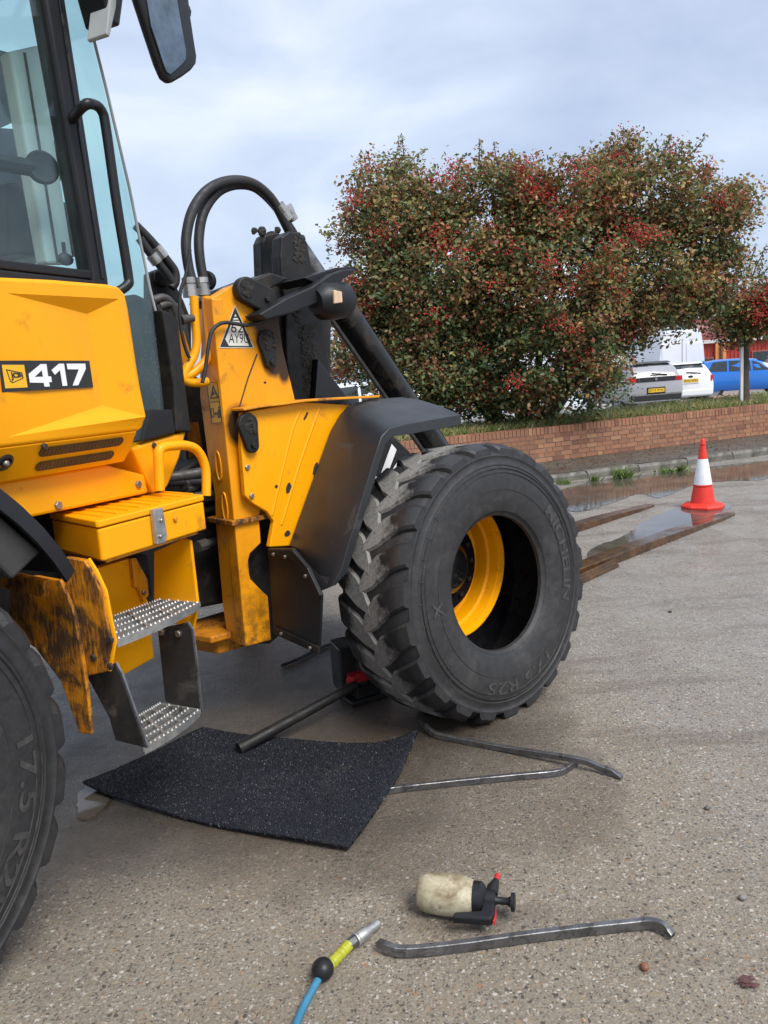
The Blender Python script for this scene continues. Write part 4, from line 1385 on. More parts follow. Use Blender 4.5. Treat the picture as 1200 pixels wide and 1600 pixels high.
# front lamp on its bracket
m_ = MB()
m_.side([(-0.774, 1.918), (-0.622, 1.987), (-0.471, 2.041), (-0.350, 2.103), (-0.269, 2.127), (-0.203, 2.133), (-0.197, 2.118), (-0.273, 2.083), (-0.361, 1.997), (-0.593, 1.925), (-0.736, 1.896)], 0.68, 0.80)
fp('lamp_bracket', m_, 'plastic', bevel=0.006)
m_ = MB()
m_.side([(-0.465, 2.090), (-0.265, 2.145), (-0.153, 2.156), (-0.116, 2.145), (-0.247, 2.121), (-0.391, 2.068)], 0.50, 0.74)
fp('lamp_hood', m_, 'plastic', bevel=0.004)
la_ = [(-0.442, 1.977), (-0.404, 1.981), (-0.334, 1.985), (-0.261, 1.989), (-0.225, 1.987)]
m_ = MB()
m_.tube([V3(u, 0.78, z) for u, z in la_], [0.055, 0.085, 0.088, 0.082, 0.05], 24)
lamp = fp('front_lamp', m_, 'plastic', smooth=45)
m_ = MB()
q = [(-0.400, 2.022), (-0.351, 2.015), (-0.352, 1.966), (-0.403, 1.960)]
m_.loft([[V3(u, 0.845, z) for u, z in q], [V3(u, 0.872, z) for u, z in q]])
fp('indicator_lens', m_, 'amber', bevel=0.004, parent=lamp)
# identification triangle
m_ = MB()
def ft(pts, v):
    return [V3(u, v, z) for u, z in pts]
m_.poly([ft([(-0.806, 1.970), (-0.909, 1.788), (-0.727, 1.784)], 0.6715)], (0, -0.001, 0))
tri = fp('security_plate', m_, 'sticker_white', parent=tower)
m_ = MB()
m_.poly([ft([(-0.807, 1.963), (-0.904, 1.792), (-0.733, 1.787)], 0.6727), ft([(-0.809, 1.934), (-0.874, 1.825), (-0.858, 1.796), (-0.754, 1.793), (-0.743, 1.816)], 0.6727)], (0, -0.0006, 0))
for (y0, y1, x0, x1) in ((488.3, 490, 364.5, 371.5), (493.5, 495.3, 364, 373.5), (498, 499, 365, 374)):
    pass
tri_l1 = [(-0.841, 1.853), (-0.778, 1.851), (-0.773, 1.896), (-0.836, 1.897)]
letter(m_, '62', bil(*ft(tri_l1, 0.6733)), 0.0)
tri_l2 = [(-0.859, 1.808), (-0.752, 1.806), (-0.751, 1.847), (-0.852, 1.849)]
letter(m_, 'AY9U', bil(*ft(tri_l2, 0.6733)), 0.0)
for q in ([(-0.823, 1.922), (-0.799, 1.922), (-0.798, 1.916), (-0.825, 1.916)], [(-0.828, 1.908), (-0.795, 1.908), (-0.793, 1.904), (-0.830, 1.904)]):
    m_.poly([ft(q, 0.6727)], (0, -0.0006, 0))
fp('plate_print', m_, 'print_black', parent=tri)
# hoses over the tower
def hose(name, path, r, m='hose', n=6, sides=12, parent=None):
    mb = MB()
    mb.tube(spline(path, n), r, sides)
    return fp(name, mb, m, smooth=60, parent=parent)
h1 = [(-0.875, 2.069), (-0.885, 2.172), (-0.874, 2.284), (-0.819, 2.413), (-0.720, 2.517), (-0.590, 2.574), (-0.452, 2.582), (-0.338, 2.526), (-0.259, 2.422), (-0.214, 2.358)]
hose('hydraulic_hose', [V3(u, 0.46 - 0.012 * i, z) for i, (u, z) in enumerate(h1)], 0.0235)
h2 = [(-0.791, 2.076), (-0.797, 2.197), (-0.782, 2.311), (-0.734, 2.428), (-0.644, 2.523), (-0.529, 2.573), (-0.407, 2.575), (-0.295, 2.512), (-0.216, 2.430), (-0.158, 2.363), (-0.145, 2.287)]
hose('hydraulic_hose', [V3(u, 0.42 - 0.012 * i, z) for i, (u, z) in enumerate(h2)], 0.0235)
for (a, b, v) in (([(-0.899, 2.113), (-0.896, 2.029)], 0, 0.46), ([(-0.809, 2.122), (-0.806, 2.042)], 0, 0.42)):
    m_ = MB()
    p0, p1 = Vector(V3(a[0][0], v, a[0][1])), Vector(V3(a[1][0], v, a[1][1]))
    m_.tube([p0, p0.lerp(p1, .3), p0.lerp(p1, .31), p0.lerp(p1, .36), p0.lerp(p1, .37), p0.lerp(p1, .66), p0.lerp(p1, .67), p1], [.031, .031, .027, .027, .031, .031, .035, .035], 12)
    fp('hose_ferrule', m_, 'galv', smooth=30)
for (a, v) in (([(-0.296, 2.500), (-0.239, 2.437)], 0.375), ([(-0.218, 2.509), (-0.176, 2.444)], 0.335)):
    m_ = MB()
    p0, p1 = Vector(V3(a[0][0], v, a[0][1])), Vector(V3(a[1][0], v, a[1][1]))
    m_.tube([p0, p0.lerp(p1, .45), p0.lerp(p1, .46), p1], [.030, .030, .027, .027], 12)
    fp('hose_ferrule', m_, 'galv', smooth=30)
for pp in ([(-0.963, 2.013), (-0.969, 1.914), (-0.974, 1.819), (-0.993, 1.764), (-1.034, 1.711), (-1.061, 1.672)], [(-0.903, 2.015), (-0.905, 1.914), (-0.909, 1.804), (-0.929, 1.749), (-0.986, 1.701), (-1.026, 1.681), (-1.061, 1.669), (-1.030, 1.651), (-0.980, 1.646), (-0.941, 1.649)]):
    hose('steel_pipe', [V3(u, 0.60, z) for u, z in pp], 0.0195, 'yellow')
hose('cable', [V3(u, 0.62, z) for u, z in [(-0.969, 2.204), (-1.003, 2.097), (-1.036, 2.030), (-1.051, 1.938), (-1.052, 1.858), (-1.042, 1.791), (-1.028, 1.751)]], 0.0075)
hose('lamp_cable', [V3(u, 0.70, z) for u, z in [(-1.026, 1.643), (-1.003, 1.704), (-0.981, 1.784), (-0.957, 1.850), (-0.922, 1.882), (-0.882, 1.893), (-0.825, 1.887), (-0.775, 1.882), (-0.706, 1.893), (-0.615, 1.921), (-0.541, 1.939)]], 0.0085)
m_ = MB()
q = [(-1.048, 1.911), (-0.989, 1.920)]
m_.tube([V3(q[0][0], 0.62, q[0][1]), V3(q[1][0], 0.62, q[1][1])], [0.022, 0.016], 10)
fp('pipe_clamp', m_, 'fittings', smooth=40)
m_ = MB()
q = [(-0.713, 2.118)][0]
m_.lathe([(0, 0.03), (0.02, 0.045), (0.035, 0.047), (0.04, 0.040), (0.03, 0.001)], 20, V3(q[0], 0.35, q[1]), (-0.9, -0.35, 0))
horn = fp('horn', m_, 'plastic', smooth=35)
m_ = MB()
q = [(-0.738, 2.140), (-0.765, 2.034), (-0.738, 2.035)]
m_.side([q[0], q[1], q[2], (q[0][0] + 0.03, q[0][1])], 0.33, 0.345)
fp('horn_bracket', m_, 'galv', parent=horn)
m_ = MB()
m_.side([(-0.827, 2.015), (-0.729, 2.069), (-0.543, 2.131), (-0.434, 2.108), (-0.552, 2.056), (-0.755, 1.993)], 0.30, 0.60)
fp('tower_top_grime', m_, 'dark_metal', bevel=0.01)
# far side arm and hoses, seen past the cab
m_ = MB()
m_.side([(-0.621, 2.274), (-0.556, 2.301), (-0.511, 2.282), (-0.480, 2.221), (-0.435, 2.124), (-0.400, 2.017), (-0.472, 1.437), (-0.672, 1.454), (-0.681, 1.809)], -0.5, -0.40)
farp = fp('far_tower_plate', m_, 'dark_metal', bevel=0.012)
m_ = MB()
q = [(-0.564, 2.244)][0]
m_.lathe([(0, 0.05), (0.02, 0.05), (0.028, 0.042), (0.028, 0.001)], 18, V3(q[0], -0.40, q[1]), (0, -1, 0))
fp('far_pin', m_, 'dark_metal', smooth=35, parent=farp)
for pp in ([(-0.731, 2.492), (-0.679, 2.444), (-0.620, 2.383), (-0.568, 2.319), (-0.532, 2.267), (-0.535, 2.212), (-0.563, 2.178)], [(-0.717, 2.429), (-0.674, 2.366), (-0.623, 2.303), (-0.577, 2.245), (-0.552, 2.205)]):
    hose('hydraulic_hose', [V3(u, -0.30, z) for u, z in pp], 0.024)
for (a, v) in (([(-0.631, 2.389), (-0.588, 2.338)], -.3), ([(-0.662, 2.347), (-0.630, 2.306)], -.3)):
    m_ = MB()
    m_.tube([V3(a[0][0], v, a[0][1]), V3(a[1][0], v, a[1][1])], 0.031, 12)
    fp('hose_ferrule', m_, 'galv', smooth=30)
for k in range(2):
    hose('hydraulic_hose', [V3(u, -0.1, z) for u, z in [(a + 0.03 * k, b - 0.03 * k) for a, b in [(-0.784, 2.082), (-0.728, 2.095), (-0.685, 2.064), (-0.662, 1.986), (-0.663, 1.854)]]], 0.024, 'fittings')
m_ = MB()
m_.side([(-0.910, 1.892), (-0.869, 1.895), (-0.843, 1.781), (-0.836, 1.730), (-0.893, 1.732)], 0.2, 0.32)
fp('pipe_bracket', m_, 'yellow_frame', bevel=0.004)
m_ = MB()
m_.side([(-0.889, 1.470), (-0.820, 1.467), (-0.805, 1.240), (-0.846, 1.024), (-0.911, 1.129)], 0.05, 0.28)
fp('centre_plate', m_, 'yellow_mid', bevel=0.004)
m_ = MB()
m_.side([(-0.883, 1.727), (-0.770, 1.655), (-0.796, 1.270), (-0.820, 1.018), (-0.911, 1.033), (-0.908, 1.499)], -0.3, 0.28)
fp('inner_guard', m_, 'dark_metal')
# hoses and fittings between the halves
for k in range(7):
    a = [(-0.998, 1.248), (-0.918, 1.259), (-0.794, 1.205)][0:3]
    z = a[0][1] - 0.03 * k
    pts_ = [V3(-1.35, 0.42 + rnd.uniform(-.05, .05), z + rnd.uniform(-.02, .02)), V3(-1.1, 0.46 + rnd.uniform(-.05, .05), z + rnd.uniform(-.03, .03)),
            V3(-0.85, 0.44 + rnd.uniform(-.05, .05), z + rnd.uniform(-.02, .03)), V3(-0.6, 0.40, z)]
    hose('link_hose', pts_, rnd.uniform(0.016, 0.026), 'hose' if k % 3 else 'fittings')
for (q, r_) in zip([(-0.987, 1.203), (-0.950, 0.899), (-0.974, 1.177)], (0.03, 0.028, 0.02)):
    m_ = MB()
    m_.tube([V3(q[0] - 0.06, 0.47, q[1]), V3(q[0], 0.45, q[1]), V3(q[0] + 0.001, 0.45, q[1]), V3(q[0] + 0.12, 0.42, q[1] + 0.01)], [r_, r_, r_ * .7, r_ * .7], 8)
    fp('hose_fitting', m_, 'fittings')
m_ = MB()
m_.side([(-1.55, 0.62), (-0.70, 0.55), (0.55, 0.50), (0.6, 1.05), (-0.3, 1.35), (-0.75, 1.35), (-1.55, 1.05)], -0.42, 0.36)
fp('front_chassis', m_, 'dark_metal', bevel=0.02)
m_ = MB()
m_.tube([(0, -0.95, 0.66), (0, -0.55, 0.66), (0, -0.45, 0.66), (0, 0.45, 0.66), (0, 0.55, 0.66), (0, 0.95, 0.66)], [0.12, 0.12, 0.19, 0.19, 0.12, 0.12], 16)
fp('front_axle', m_, 'dark_metal', smooth=40)
# front rim, half inside the loosened tyre
def rim_parts(fr_, v_out, cz, parent_fn):
    mb = MB()
    prof = [(0.0, 0.338), (-0.012, 0.346), (-0.022, 0.340), (-0.026, 0.318), (-0.075, 0.310), (-0.082, 0.296), (-0.15, 0.290), (-0.158, 0.268), (-0.24, 0.262),
            (-0.36, 0.262), (-0.40, 0.33), (-0.42, 0.338), (-0.42, 0.345), (-0.395, 0.345), (-0.37, 0.29), (-0.24, 0.285), (-0.02, 0.325), (0.0, 0.332), (0.0, 0.338)]
    mb.lathe(prof, 56, V3(0, v_out, cz), (0, -1, 0))
    mb.lathe([(-0.235, 0.264), (-0.245, 0.264), (-0.245, 0.12), (-0.235, 0.12), (-0.235, 0.264)], 40, V3(0, v_out, cz), (0, -1, 0))
    rim = parent_fn('wheel_rim', mb, 'yellow', smooth=30)
    mb = MB()
    mb.lathe([(-0.26, 0.245), (-0.13, 0.240), (-0.11, 0.226), (-0.10, 0.222), (-0.105, 0.14), (-0.07, 0.13), (-0.05, 0.10), (-0.05, 0.001)], 36, V3(0, v_out, cz), (0, -1, 0))
    hub = parent_fn('wheel_hub', mb, 'gloss_black', smooth=30)
    mb = MB()
    for k in range(12):
        t = 2 * math.pi * k / 12
        mb.lathe([(-0.108, 0.014), (-0.085, 0.014), (-0.085, 0.001)], 6, V3(0.18 * math.cos(t), v_out, cz + 0.18 * math.sin(t)), (0, -1, 0))
    parent_fn('wheel_nuts', mb, 'dark_metal', parent=hub)
    return rim
rim_parts(FRONT, 1.20, 0.66, fp)
rim_parts(REAR, 1.06, 0.655, rp)

# ------------------------------------------------------------------ tyres
TR, TW, BEAD = 0.662, 0.445, 0.318
def carcass():
    """local axis z = outwards along the axle, z = 0 in the middle of the tread"""
    mb = MB()
    hw = TW / 2
    prof = [(hw - 0.045, BEAD - 0.003), (hw - 0.028, BEAD), (hw - 0.018, BEAD + 0.016), (hw - 0.010, BEAD + 0.020), (hw - 0.002, BEAD + 0.035), (hw + 0.008, BEAD + 0.085),
            (hw + 0.012, 0.445), (hw + 0.012, 0.485), (hw + 0.008, 0.53), (hw + 0.003, 0.548), (hw + 0.006, 0.552), (hw + 0.004, 0.558), (hw - 0.004, 0.575), (hw - 0.002, 0.588), (hw + 0.002, 0.594), (hw, 0.602), (hw - 0.012, 0.607), (hw - 0.02, 0.613),
            (hw - 0.055, 0.635), (0.08, 0.646), (0, 0.648)]
    full = prof + [(-h, r) for h, r in reversed(prof[:-1])]
    mb.lathe(full, 112)
    return mb
def inner_skin():
    mb = MB()
    hw = TW / 2
    prof = [(hw - 0.045, BEAD - 0.003), (hw - 0.05, BEAD + 0.03), (hw - 0.028, 0.40), (hw - 0.02, 0.48), (hw - 0.04, 0.56), (0.10, 0.592), (0, 0.596)]
    full = prof + [(-h, r) for h, r in reversed(prof[:-1])]
    mb.lathe(full, 80)
    return mb
def lug(side):
    """one tread bar, from a blunt tip at the centre line curving out over the shoulder"""
    mb = MB()
    st = []
    n = 9
    for i in range(n + 1):
        t = i / n
        w = lerp(-0.030, TW / 2 + 0.001, t)
        th = -(0.02 + 0.30 * (0.25 * t + 0.75 * t ** 0.75) - 0.04 * t * t)
        half = lerp(0.032, 0.072, min(1, t * 3.2) ** 0.8) if t < 0.31 else lerp(0.072, 0.056, (t - 0.31) / 0.69)
        top = TR - 0.004 * t - (0.028 * max(0, (t - 0.80) / 0.20) ** 1.5)
        st.append((w, th, half, top))
    loops = []
    for (w, th, half, top) in st:
        def P(dth, r, dw=0.0):
            a = th + dth / TR
            return (r * math.cos(a), r * math.sin(a), side * (w + dw))
        loops.append([P(-half - 0.007, 0.600), P(-half, top - 0.011), P(-half + 0.012, top), P(half - 0.012, top), P(half, top - 0.011), P(half + 0.007, 0.600)])
    mb.loft(loops)
    return mb
TY = {'carcass': mesh('carcass', carcass(), M['tyre'], 35), 'inside': mesh('inner_lining', inner_skin(), M['tyre_in'], 35),
      'lug1': mesh('tread_lug', lug(1), M['lug'], 30), 'lug2': mesh('tread_lug', lug(-1), M['lug'], 30)}
NL = 23
def ring_text(mb, body, r, height, mid, span, bold=0.02):
    """lettering round the sidewall, tops outwards, reading clockwise as seen from outside; mid measured clockwise from the top"""
    def fn(a, b):
        t = math.pi / 2 - (mid + (a - 0.5) * span)
        rr = r + (b - 0.5) * height
        return (rr * math.cos(t), rr * math.sin(t), TW / 2 + 0.0145 - max(0, rr - 0.48) * 0.08)
    return letter(mb, body, fn, bold)
tl = MB()
ring_text(tl, 'MICHELIN', 0.475, 0.062, R(82), R(62))
ring_text(tl, '17.5 R25', 0.487, 0.060, R(176), R(56))
ring_text(tl, 'X', 0.45, 0.06, R(268), R(9))
for k in range(30):
    a = R(222 + k * 3.4)
    r0, r1 = 0.520, 0.536 + (0.012 if k % 3 == 0 else 0)
    for (ra, rb, da) in ((r0, r1, 0.0035), ):
        t = math.pi / 2 - a
        tl.add([(ra * math.cos(t - da), ra * math.sin(t - da), TW / 2 + 0.0125), (rb * math.cos(t - da), rb * math.sin(t - da), TW / 2 + 0.010),
                (rb * math.cos(t + da), rb * math.sin(t + da), TW / 2 + 0.010), (ra * math.cos(t + da), ra * math.sin(t + da), TW / 2 + 0.0125)], [(0, 1, 2, 3)])
TY['print'] = mesh('sidewall_lettering', tl, M['tyre_print'])
rg = MB()
for r_ in (0.535, 0.437, 0.515):
    rg.lathe([(TW / 2 + 0.009, r_ - 0.0012), (TW / 2 + 0.0135, r_), (TW / 2 + 0.009, r_ + 0.0012)], 90)
TY['rings'] = mesh('sidewall_ring', rg, M['tyre_print'])
def dress_tyre(root, spin, lugs=True, rotm=None):
    ch = []
    if root.type == 'EMPTY':
        obj('carcass', TY['carcass'], None, root)
    obj('inner_lining', TY['inside'], None, root)
    stuff(obj('sidewall_lettering', TY['print'], None, root, rot=(0, 0, spin)))
    stuff(obj('sidewall_ring', TY['rings'], None, root))
    for k in range(NL):
        for s_, key in ((1, 'lug1'), (-1, 'lug2')):
            obj('tread_lug', TY[key], None, root, rot=(0, 0, 2 * math.pi * (k + (0.5 if s_ < 0 else 0)) / NL))
    return root
def axle_matrix(bearing, lean):
    """columns: x = heading, y = up, z = outwards to the machine's right"""
    b, l = R(bearing), R(lean)
    h = Vector((math.sin(b), math.cos(b), 0))
    n = Vector((math.cos(b), -math.sin(b), 0)) * math.cos(l) + Vector((0, 0, 1)) * math.sin(l)
    up = n.cross(h)
    return Matrix((h, up, n)).transposed()
# loosened front tyre: a thing of its own, standing on the ground and leaning on the rim
mt = axle_matrix(49.2, 5.2)
nrm_ = mt.col[2]
tyre = thing('loose_tyre', 'big worn chevron-tread tyre pulled half off the yellow front rim, leaning inwards', 'tyre')
tyre.matrix_world = Matrix.Translation(Vector((0.533, 3.466, 0.633)) - nrm_ * (TW / 2 + 0.002)) @ mt.to_4x4()
dress_tyre(tyre, 0.0)
mr = axle_matrix(25, 0)
wheel = obj('rear_tyre', TY['carcass'], None, loader)
wheel.location = REAR.o - loader.location + Vector((0, 0, 0.655)) + mr.col[2] * (1.15 - TW / 2)
wheel.rotation_euler = mr.to_euler()
dress_tyre(wheel, R(62))

# ------------------------------------------------------------------ things lying on the yard
M['cone_red'] = simple('cone_red_orange', (0.72, 0.035, 0.02), 0.45, var=0.12, vscale=10, dirt=((0.25, 0.04, 0.03), 0.1, 9))
M['cone_white'] = simple('cone_reflective_sleeve', (0.74, 0.75, 0.77), 0.35, var=0.1, vscale=12, dirt=((0.35, 0.34, 0.33), 0.08, 14))
cx_, cy_ = [(3.466, 8.212)][0]
cone = thing('traffic_cone', 'red and white traffic cone standing by the fork tip and puddle', 'traffic cone', (cx_, cy_, 0.0), R(12))
m_ = MB()
m_.lathe([(0.045, 0.135), (0.05, 0.128), (0.235, 0.096), (0.24, 0.099), (0.255, 0.099), (0.262, 0.090)], 28)
obj('cone_body', m_, M['cone_red'], cone, smooth=35)
m_ = MB()
m_.lathe([(0.53, 0.050), (0.68, 0.028), (0.685, 0.031), (0.70, 0.031), (0.705, 0.026), (0.745, 0.020), (0.75, 0.016), (0.748, 0.012), (0.70, 0.012)], 28)
obj('cone_top', m_, M['cone_red'], cone, smooth=35)
m_ = MB()
m_.lathe([(0.258, 0.0935), (0.26, 0.0955), (0.53, 0.0530), (0.534, 0.051)], 28)
obj('reflective_sleeve', m_, M['cone_white'], cone, smooth=35)
m_ = MB()
oct_ = lambda r: [(r * math.cos(R(22.5 + 45 * k)), r * math.sin(R(22.5 + 45 * k))) for k in range(8)]
m_.loft([[(x, y, z) for x, y in oct_(r)] for r, z in ((0.225, 0.0), (0.228, 0.028), (0.205, 0.046), (0.150, 0.060), (0.13, 0.062))])
obj('cone_base', m_, M['cone_red'], cone, bevel=0.006)

# fork tines on the ground
def wet_steel():
    t = NT('wet_rusty_fork_steel')
    n = t.noise(9, 7, 0.65, dist=0.5)
    c = t.mix(t.rng(n, 0.35, 0.7), (0.045, 0.027, 0.016), (0.15, 0.072, 0.028))
    return t.set(c, t.rng(t.noise(3, 5), 0.35, 0.65, 0.08, 0.4), 0.25, t.bump(n, 0.12, 0.004))
M['fork'] = wet_steel()
def fork(label, heel, tip, width, h):
    a, b = Vector((*heel, 0)), Vector((*tip, 0))
    d = (b - a)
    L = d.length
    o = thing('fork_tine', label, 'fork', a, math.atan2(d.y, d.x), 'fork tines lying on the yard')
    mb = MB()
    st = []
    for (s, w, zt) in ((0.0, 1, 1), (0.35, 1, 1), (0.62, 1, 0.82), (0.9, 0.93, 0.42), (0.985, 0.70, 0.30), (1.0, 0.45, 0.26)):
        x = s * L
        yo = width * (1 - w) / 2
        st.append([(x, yo, 0.0), (x, width - yo, 0.0), (x, width - yo, h * zt), (x, yo, h * zt)])
    mb.loft(st)
    obj('blade', mb, M['fork'], o, bevel=0.006)
    mb = MB()
    mb.box((-0.10, 0.0, 0.0), (-0.004, width, 0.45))
    obj('shank', mb, M['fork'], o, bevel=0.01)
    return o
forkdir = (Vector((3.66, 7.70, 0)) - Vector((1.46, 5.68, 0))).normalized()
tA = Vector((3.62, 7.69, 0))
hA = tA - forkdir * 3.05
fork('nearer wet brown steel fork tine, the long one ending beside the cone', hA[:2], tA[:2], 0.15, 0.075)
tB = Vector([(3.071, 8.470)][0])
hB = tB - forkdir.xy * 2.75
fork('farther wet brown steel fork tine, on the gutter side of the puddle', hB, tB, 0.15, 0.075)
m_ = MB()
q = Vector([(1.410, 5.520)][0])
q2 = Vector([(1.851, 5.969)][0])
dd_ = (q2 - q)
so = tag(obj('steel_section', MB().loft([[(x, 0, 0), (x, 0.10, 0), (x, 0.10, 0.025), (x, 0.065, 0.028), (x, 0.06, 0.058), (x, 0.04, 0.058), (x, 0.035, 0.03), (x, 0, 0.025)] for x in (-0.6, dd_.length)]),
               M['fork'], loc=(q.x, q.y, 0.0), rot=(0, 0, math.atan2(dd_.y, dd_.x)), bevel=0.003), 'short rusty steel section lying beside the nearer fork tine', 'steel bar')

# carpet mat
def carpet_mat():
    t = NT('blue_black_carpet')
    n = t.noise(160, 4, 0.7)
    tuft = t.voro(240)
    light = t.math('MULTIPLY', t.rng(t.noise(340, 3, 0.7), 0.56, 0.64), t.rng(t.noise(2.2, 4), 0.35, 0.7, 0.25, 1.0))
    c = t.mix(t.rng(n, 0.3, 0.7), (0.008, 0.009, 0.013), (0.020, 0.022, 0.030))
    c = t.mix(light, c, (0.13, 0.14, 0.16))
    dust = t.math('MULTIPLY', t.rng(t.noise(4.5, 6, 0.7), 0.60, 0.75), 0.35)
    c = t.mix(dust, c, (0.12, 0.10, 0.075))
    return t.set(c, 0.95, 0, t.bump(tuft, 0.8, 0.006), 0.2)
M['carpet'] = carpet_mat()
cA, cB, cC, cD = [Vector((*p, 0)) for p in [(-1.330, 2.975), (-0.941, 3.479), (0.084, 3.187), (-0.204, 2.419)]]
mNU, mNV = 60, 44
c0 = (cA + cB + cC + cD) / 4
topv = []
bow = {'bottom': -0.02}
for j in range(mNV + 1):
    t = j / mNV                      # from near edge (A-D) to far edge (B-C)
    for i in range(mNU + 1):
        s = i / mNU
        near = cA.lerp(cD, s) + Vector((-0.05, -0.10, 0)) * math.sin(math.pi * s) * 0.32
        farr = cB.lerp(cC, s) + Vector((0.0, -0.10, 0)) * math.sin(math.pi * s) * 0.85
        p = near.lerp(farr, t)
        p = p + Vector((0.012, -0.01, 0)) * math.sin(math.pi * t) * s ** 3
        z = 0.016
        z += 0.022 * max(0, 1 - s * 5.5) ** 2 * max(0, 1 - t * 4) + 0.05 * max(0, (s - 0.80) / 0.20) ** 2 * max(0, (t - 0.6) / 0.4)
        z += 0.006 * math.sin(9 * s + 4 * t) * math.sin(7 * t + 2 * s)
        topv.append((p.x, p.y, max(0.008, z)))
W_ = mNU + 1
mm = MB()
mm.add(topv, [(j * W_ + i, j * W_ + i + 1, (j + 1) * W_ + i + 1, (j + 1) * W_ + i) for j in range(mNV) for i in range(mNU)])
carpet = thing('carpet_mat', 'dark blue-black piece of carpet lying under the loader step', 'mat', (c0.x, c0.y, 0))
base_me = MB()
base_me.v, base_me.f = [(x - c0.x, y - c0.y, z) for x, y, z in topv], list(mm.f)
o = obj('carpet_backing', base_me, M['carpet'], carpet, smooth=60)
sd = o.modifiers.new('thickness', 'SOLIDIFY')
sd.thickness = 0.009
sd.offset = -1
# pile: short tufts
T_ = np.array(topv, np.float32).reshape(mNV + 1, W_, 3)
NT_ = 60000
si, ti = rng.random(NT_) * mNU, rng.random(NT_) * mNV
i0, j0 = np.minimum(si.astype(int), mNU - 1), np.minimum(ti.astype(int), mNV - 1)
fs, ft_ = (si - i0)[:, None], (ti - j0)[:, None]
base_p = (T_[j0, i0] * (1 - fs) + T_[j0, i0 + 1] * fs) * (1 - ft_) + (T_[j0 + 1, i0] * (1 - fs) + T_[j0 + 1, i0 + 1] * fs) * ft_
base_p = base_p - np.array([c0.x, c0.y, 0], np.float32)
ang = rng.random(NT_) * 6.283
wv = np.stack([np.cos(ang), np.sin(ang), np.zeros(NT_)], 1) * (0.0030 + 0.0026 * rng.random(NT_))[:, None]
tipv = np.stack([rng.normal(0, .0035, NT_), rng.normal(0, .0035, NT_), 0.006 + 0.009 * rng.random(NT_)], 1)
Vt = np.stack([base_p - wv, base_p + wv, base_p + tipv], 1).reshape(-1, 3)
Ft = np.arange(NT_ * 3).reshape(-1, 3)
tone = rng.random(NT_)
tc_ = np.where((tone > 0.72)[:, None], np.array([[.185, .19, .205]]) * (0.25 + 1.2 * rng.random((NT_, 1)) ** 2), np.where((tone > .5)[:, None], np.array([[.016, .018, .026]]), np.array([[.008, .009, .012]])))
cols = np.repeat(np.concatenate([tc_, np.ones((NT_, 1))], 1), 3, 0)
def tint_mat(name, rough=0.6, trans=0.0, spec=0.3, var=0.0):
    t = NT(name)
    a = t.new('ShaderNodeAttribute', attribute_name='tint')
    c = a.outputs['Color']
    if var:
        c = t.mix(t.rng(t.noise(40, 3), 0.3, 0.7), t.mix(var, c, (0.01, 0.01, 0.008)), c)
    m_o = t.set(c, rough, 0, None, spec)
    if trans:
        tl_ = t.new('ShaderNodeBsdfTranslucent')
        t.l.new(c, tl_.inputs['Color'])
        ms = t.new('ShaderNodeMixShader')
        ms.inputs[0].default_value = trans
        t.l.new(t.b.outputs[0], ms.inputs[1])
        t.l.new(tl_.outputs[0], ms.inputs[2])
        t.l.new(ms.outputs[0], t.out.inputs['Surface'])
    return m_o
M['pile'] = tint_mat('carpet_pile', 0.9, 0.0, 0.1)
po = bpy.data.objects.new('carpet_pile', fast_mesh('carpet_pile', Vt, Ft, M['pile'], cols))
COL.objects.link(po)
po.parent = carpet
stuff(po)

# jack with its long bar
jp = Vector((-0.17, 3.74, 0))
jack = thing('trolley_jack', 'black jack with red head under the front axle beside the tyre', 'jack', jp, R(30))
m_ = MB()
m_.box((-0.11, -0.08, 0.0), (0.11, 0.08, 0.03))
m_.box((-0.07, -0.065, 0.03), (0.07, 0.065, 0.09))
obj('base', m_, M['dark_metal'], jack, bevel=0.006)
m_ = MB()
m_.tube([(0.0, 0.0, 0.09), (0.0, 0.0, 0.24)], 0.052, 18)
m_.tube([(0.0, 0.0, 0.24), (0.0, 0.0, 0.34)], 0.034, 16)
obj('cylinder', m_, M['print_black'], jack, smooth=40)
m_ = MB()
m_.loft([[(-0.105, -0.065, z), (0.05, -0.07, z), (0.06, 0.05, z), (-0.085, 0.055, z)] for z in (0.115, 0.165)])
m_.tube([(-0.07, -0.05, 0.14), (-0.11, -0.075, 0.14)], 0.026, 10)
obj('red_head', m_, M['red_plastic'], jack, bevel=0.008)
m_ = MB()
m_.tube([(0.03, -0.08, 0.145), (0.09, -0.055, 0.14)], [0.035, 0.030], 14)
obj('release_valve', m_, M['plastic'], jack, smooth=40, bevel=0.004)
m_ = MB()
m_.loft([[(-0.13, -0.02, z), (0.0, -0.03, z), (0.03, 0.14, z), (-0.10, 0.15, z)] for z in (0.05, 0.30)])
obj('axle_block', m_, M['print_black'], jack, bevel=0.01)
m_ = MB()
e0 = Vector((*[(-0.713, 3.174)][0], 0.045))
e1 = Vector((*[(-0.197, 3.576)][0], 0.14))
bar = tag(obj('jack_bar', m_.tube([(0, 0, 0), (e1 - e0) * 0.2, (e1 - e0)], [0.029, 0.027, 0.022], 16), M['dark_metal'], loc=e0, smooth=40), 'long dark steel bar running from the jack onto the carpet', 'steel bar')
m_ = MB()
cp_ = [Vector((*p, 0.012)) for p in [(-0.656, 4.254), (-0.554, 4.360), (-0.450, 4.517), (-0.355, 4.579), (-0.255, 4.570), (-0.154, 4.456)]]
cab_o = tag(obj('black_cable', m_.tube(spline(cp_, 6), 0.010, 8), M['hose'], smooth=60), 'thin black hose on the ground behind the mud flap', 'hose')

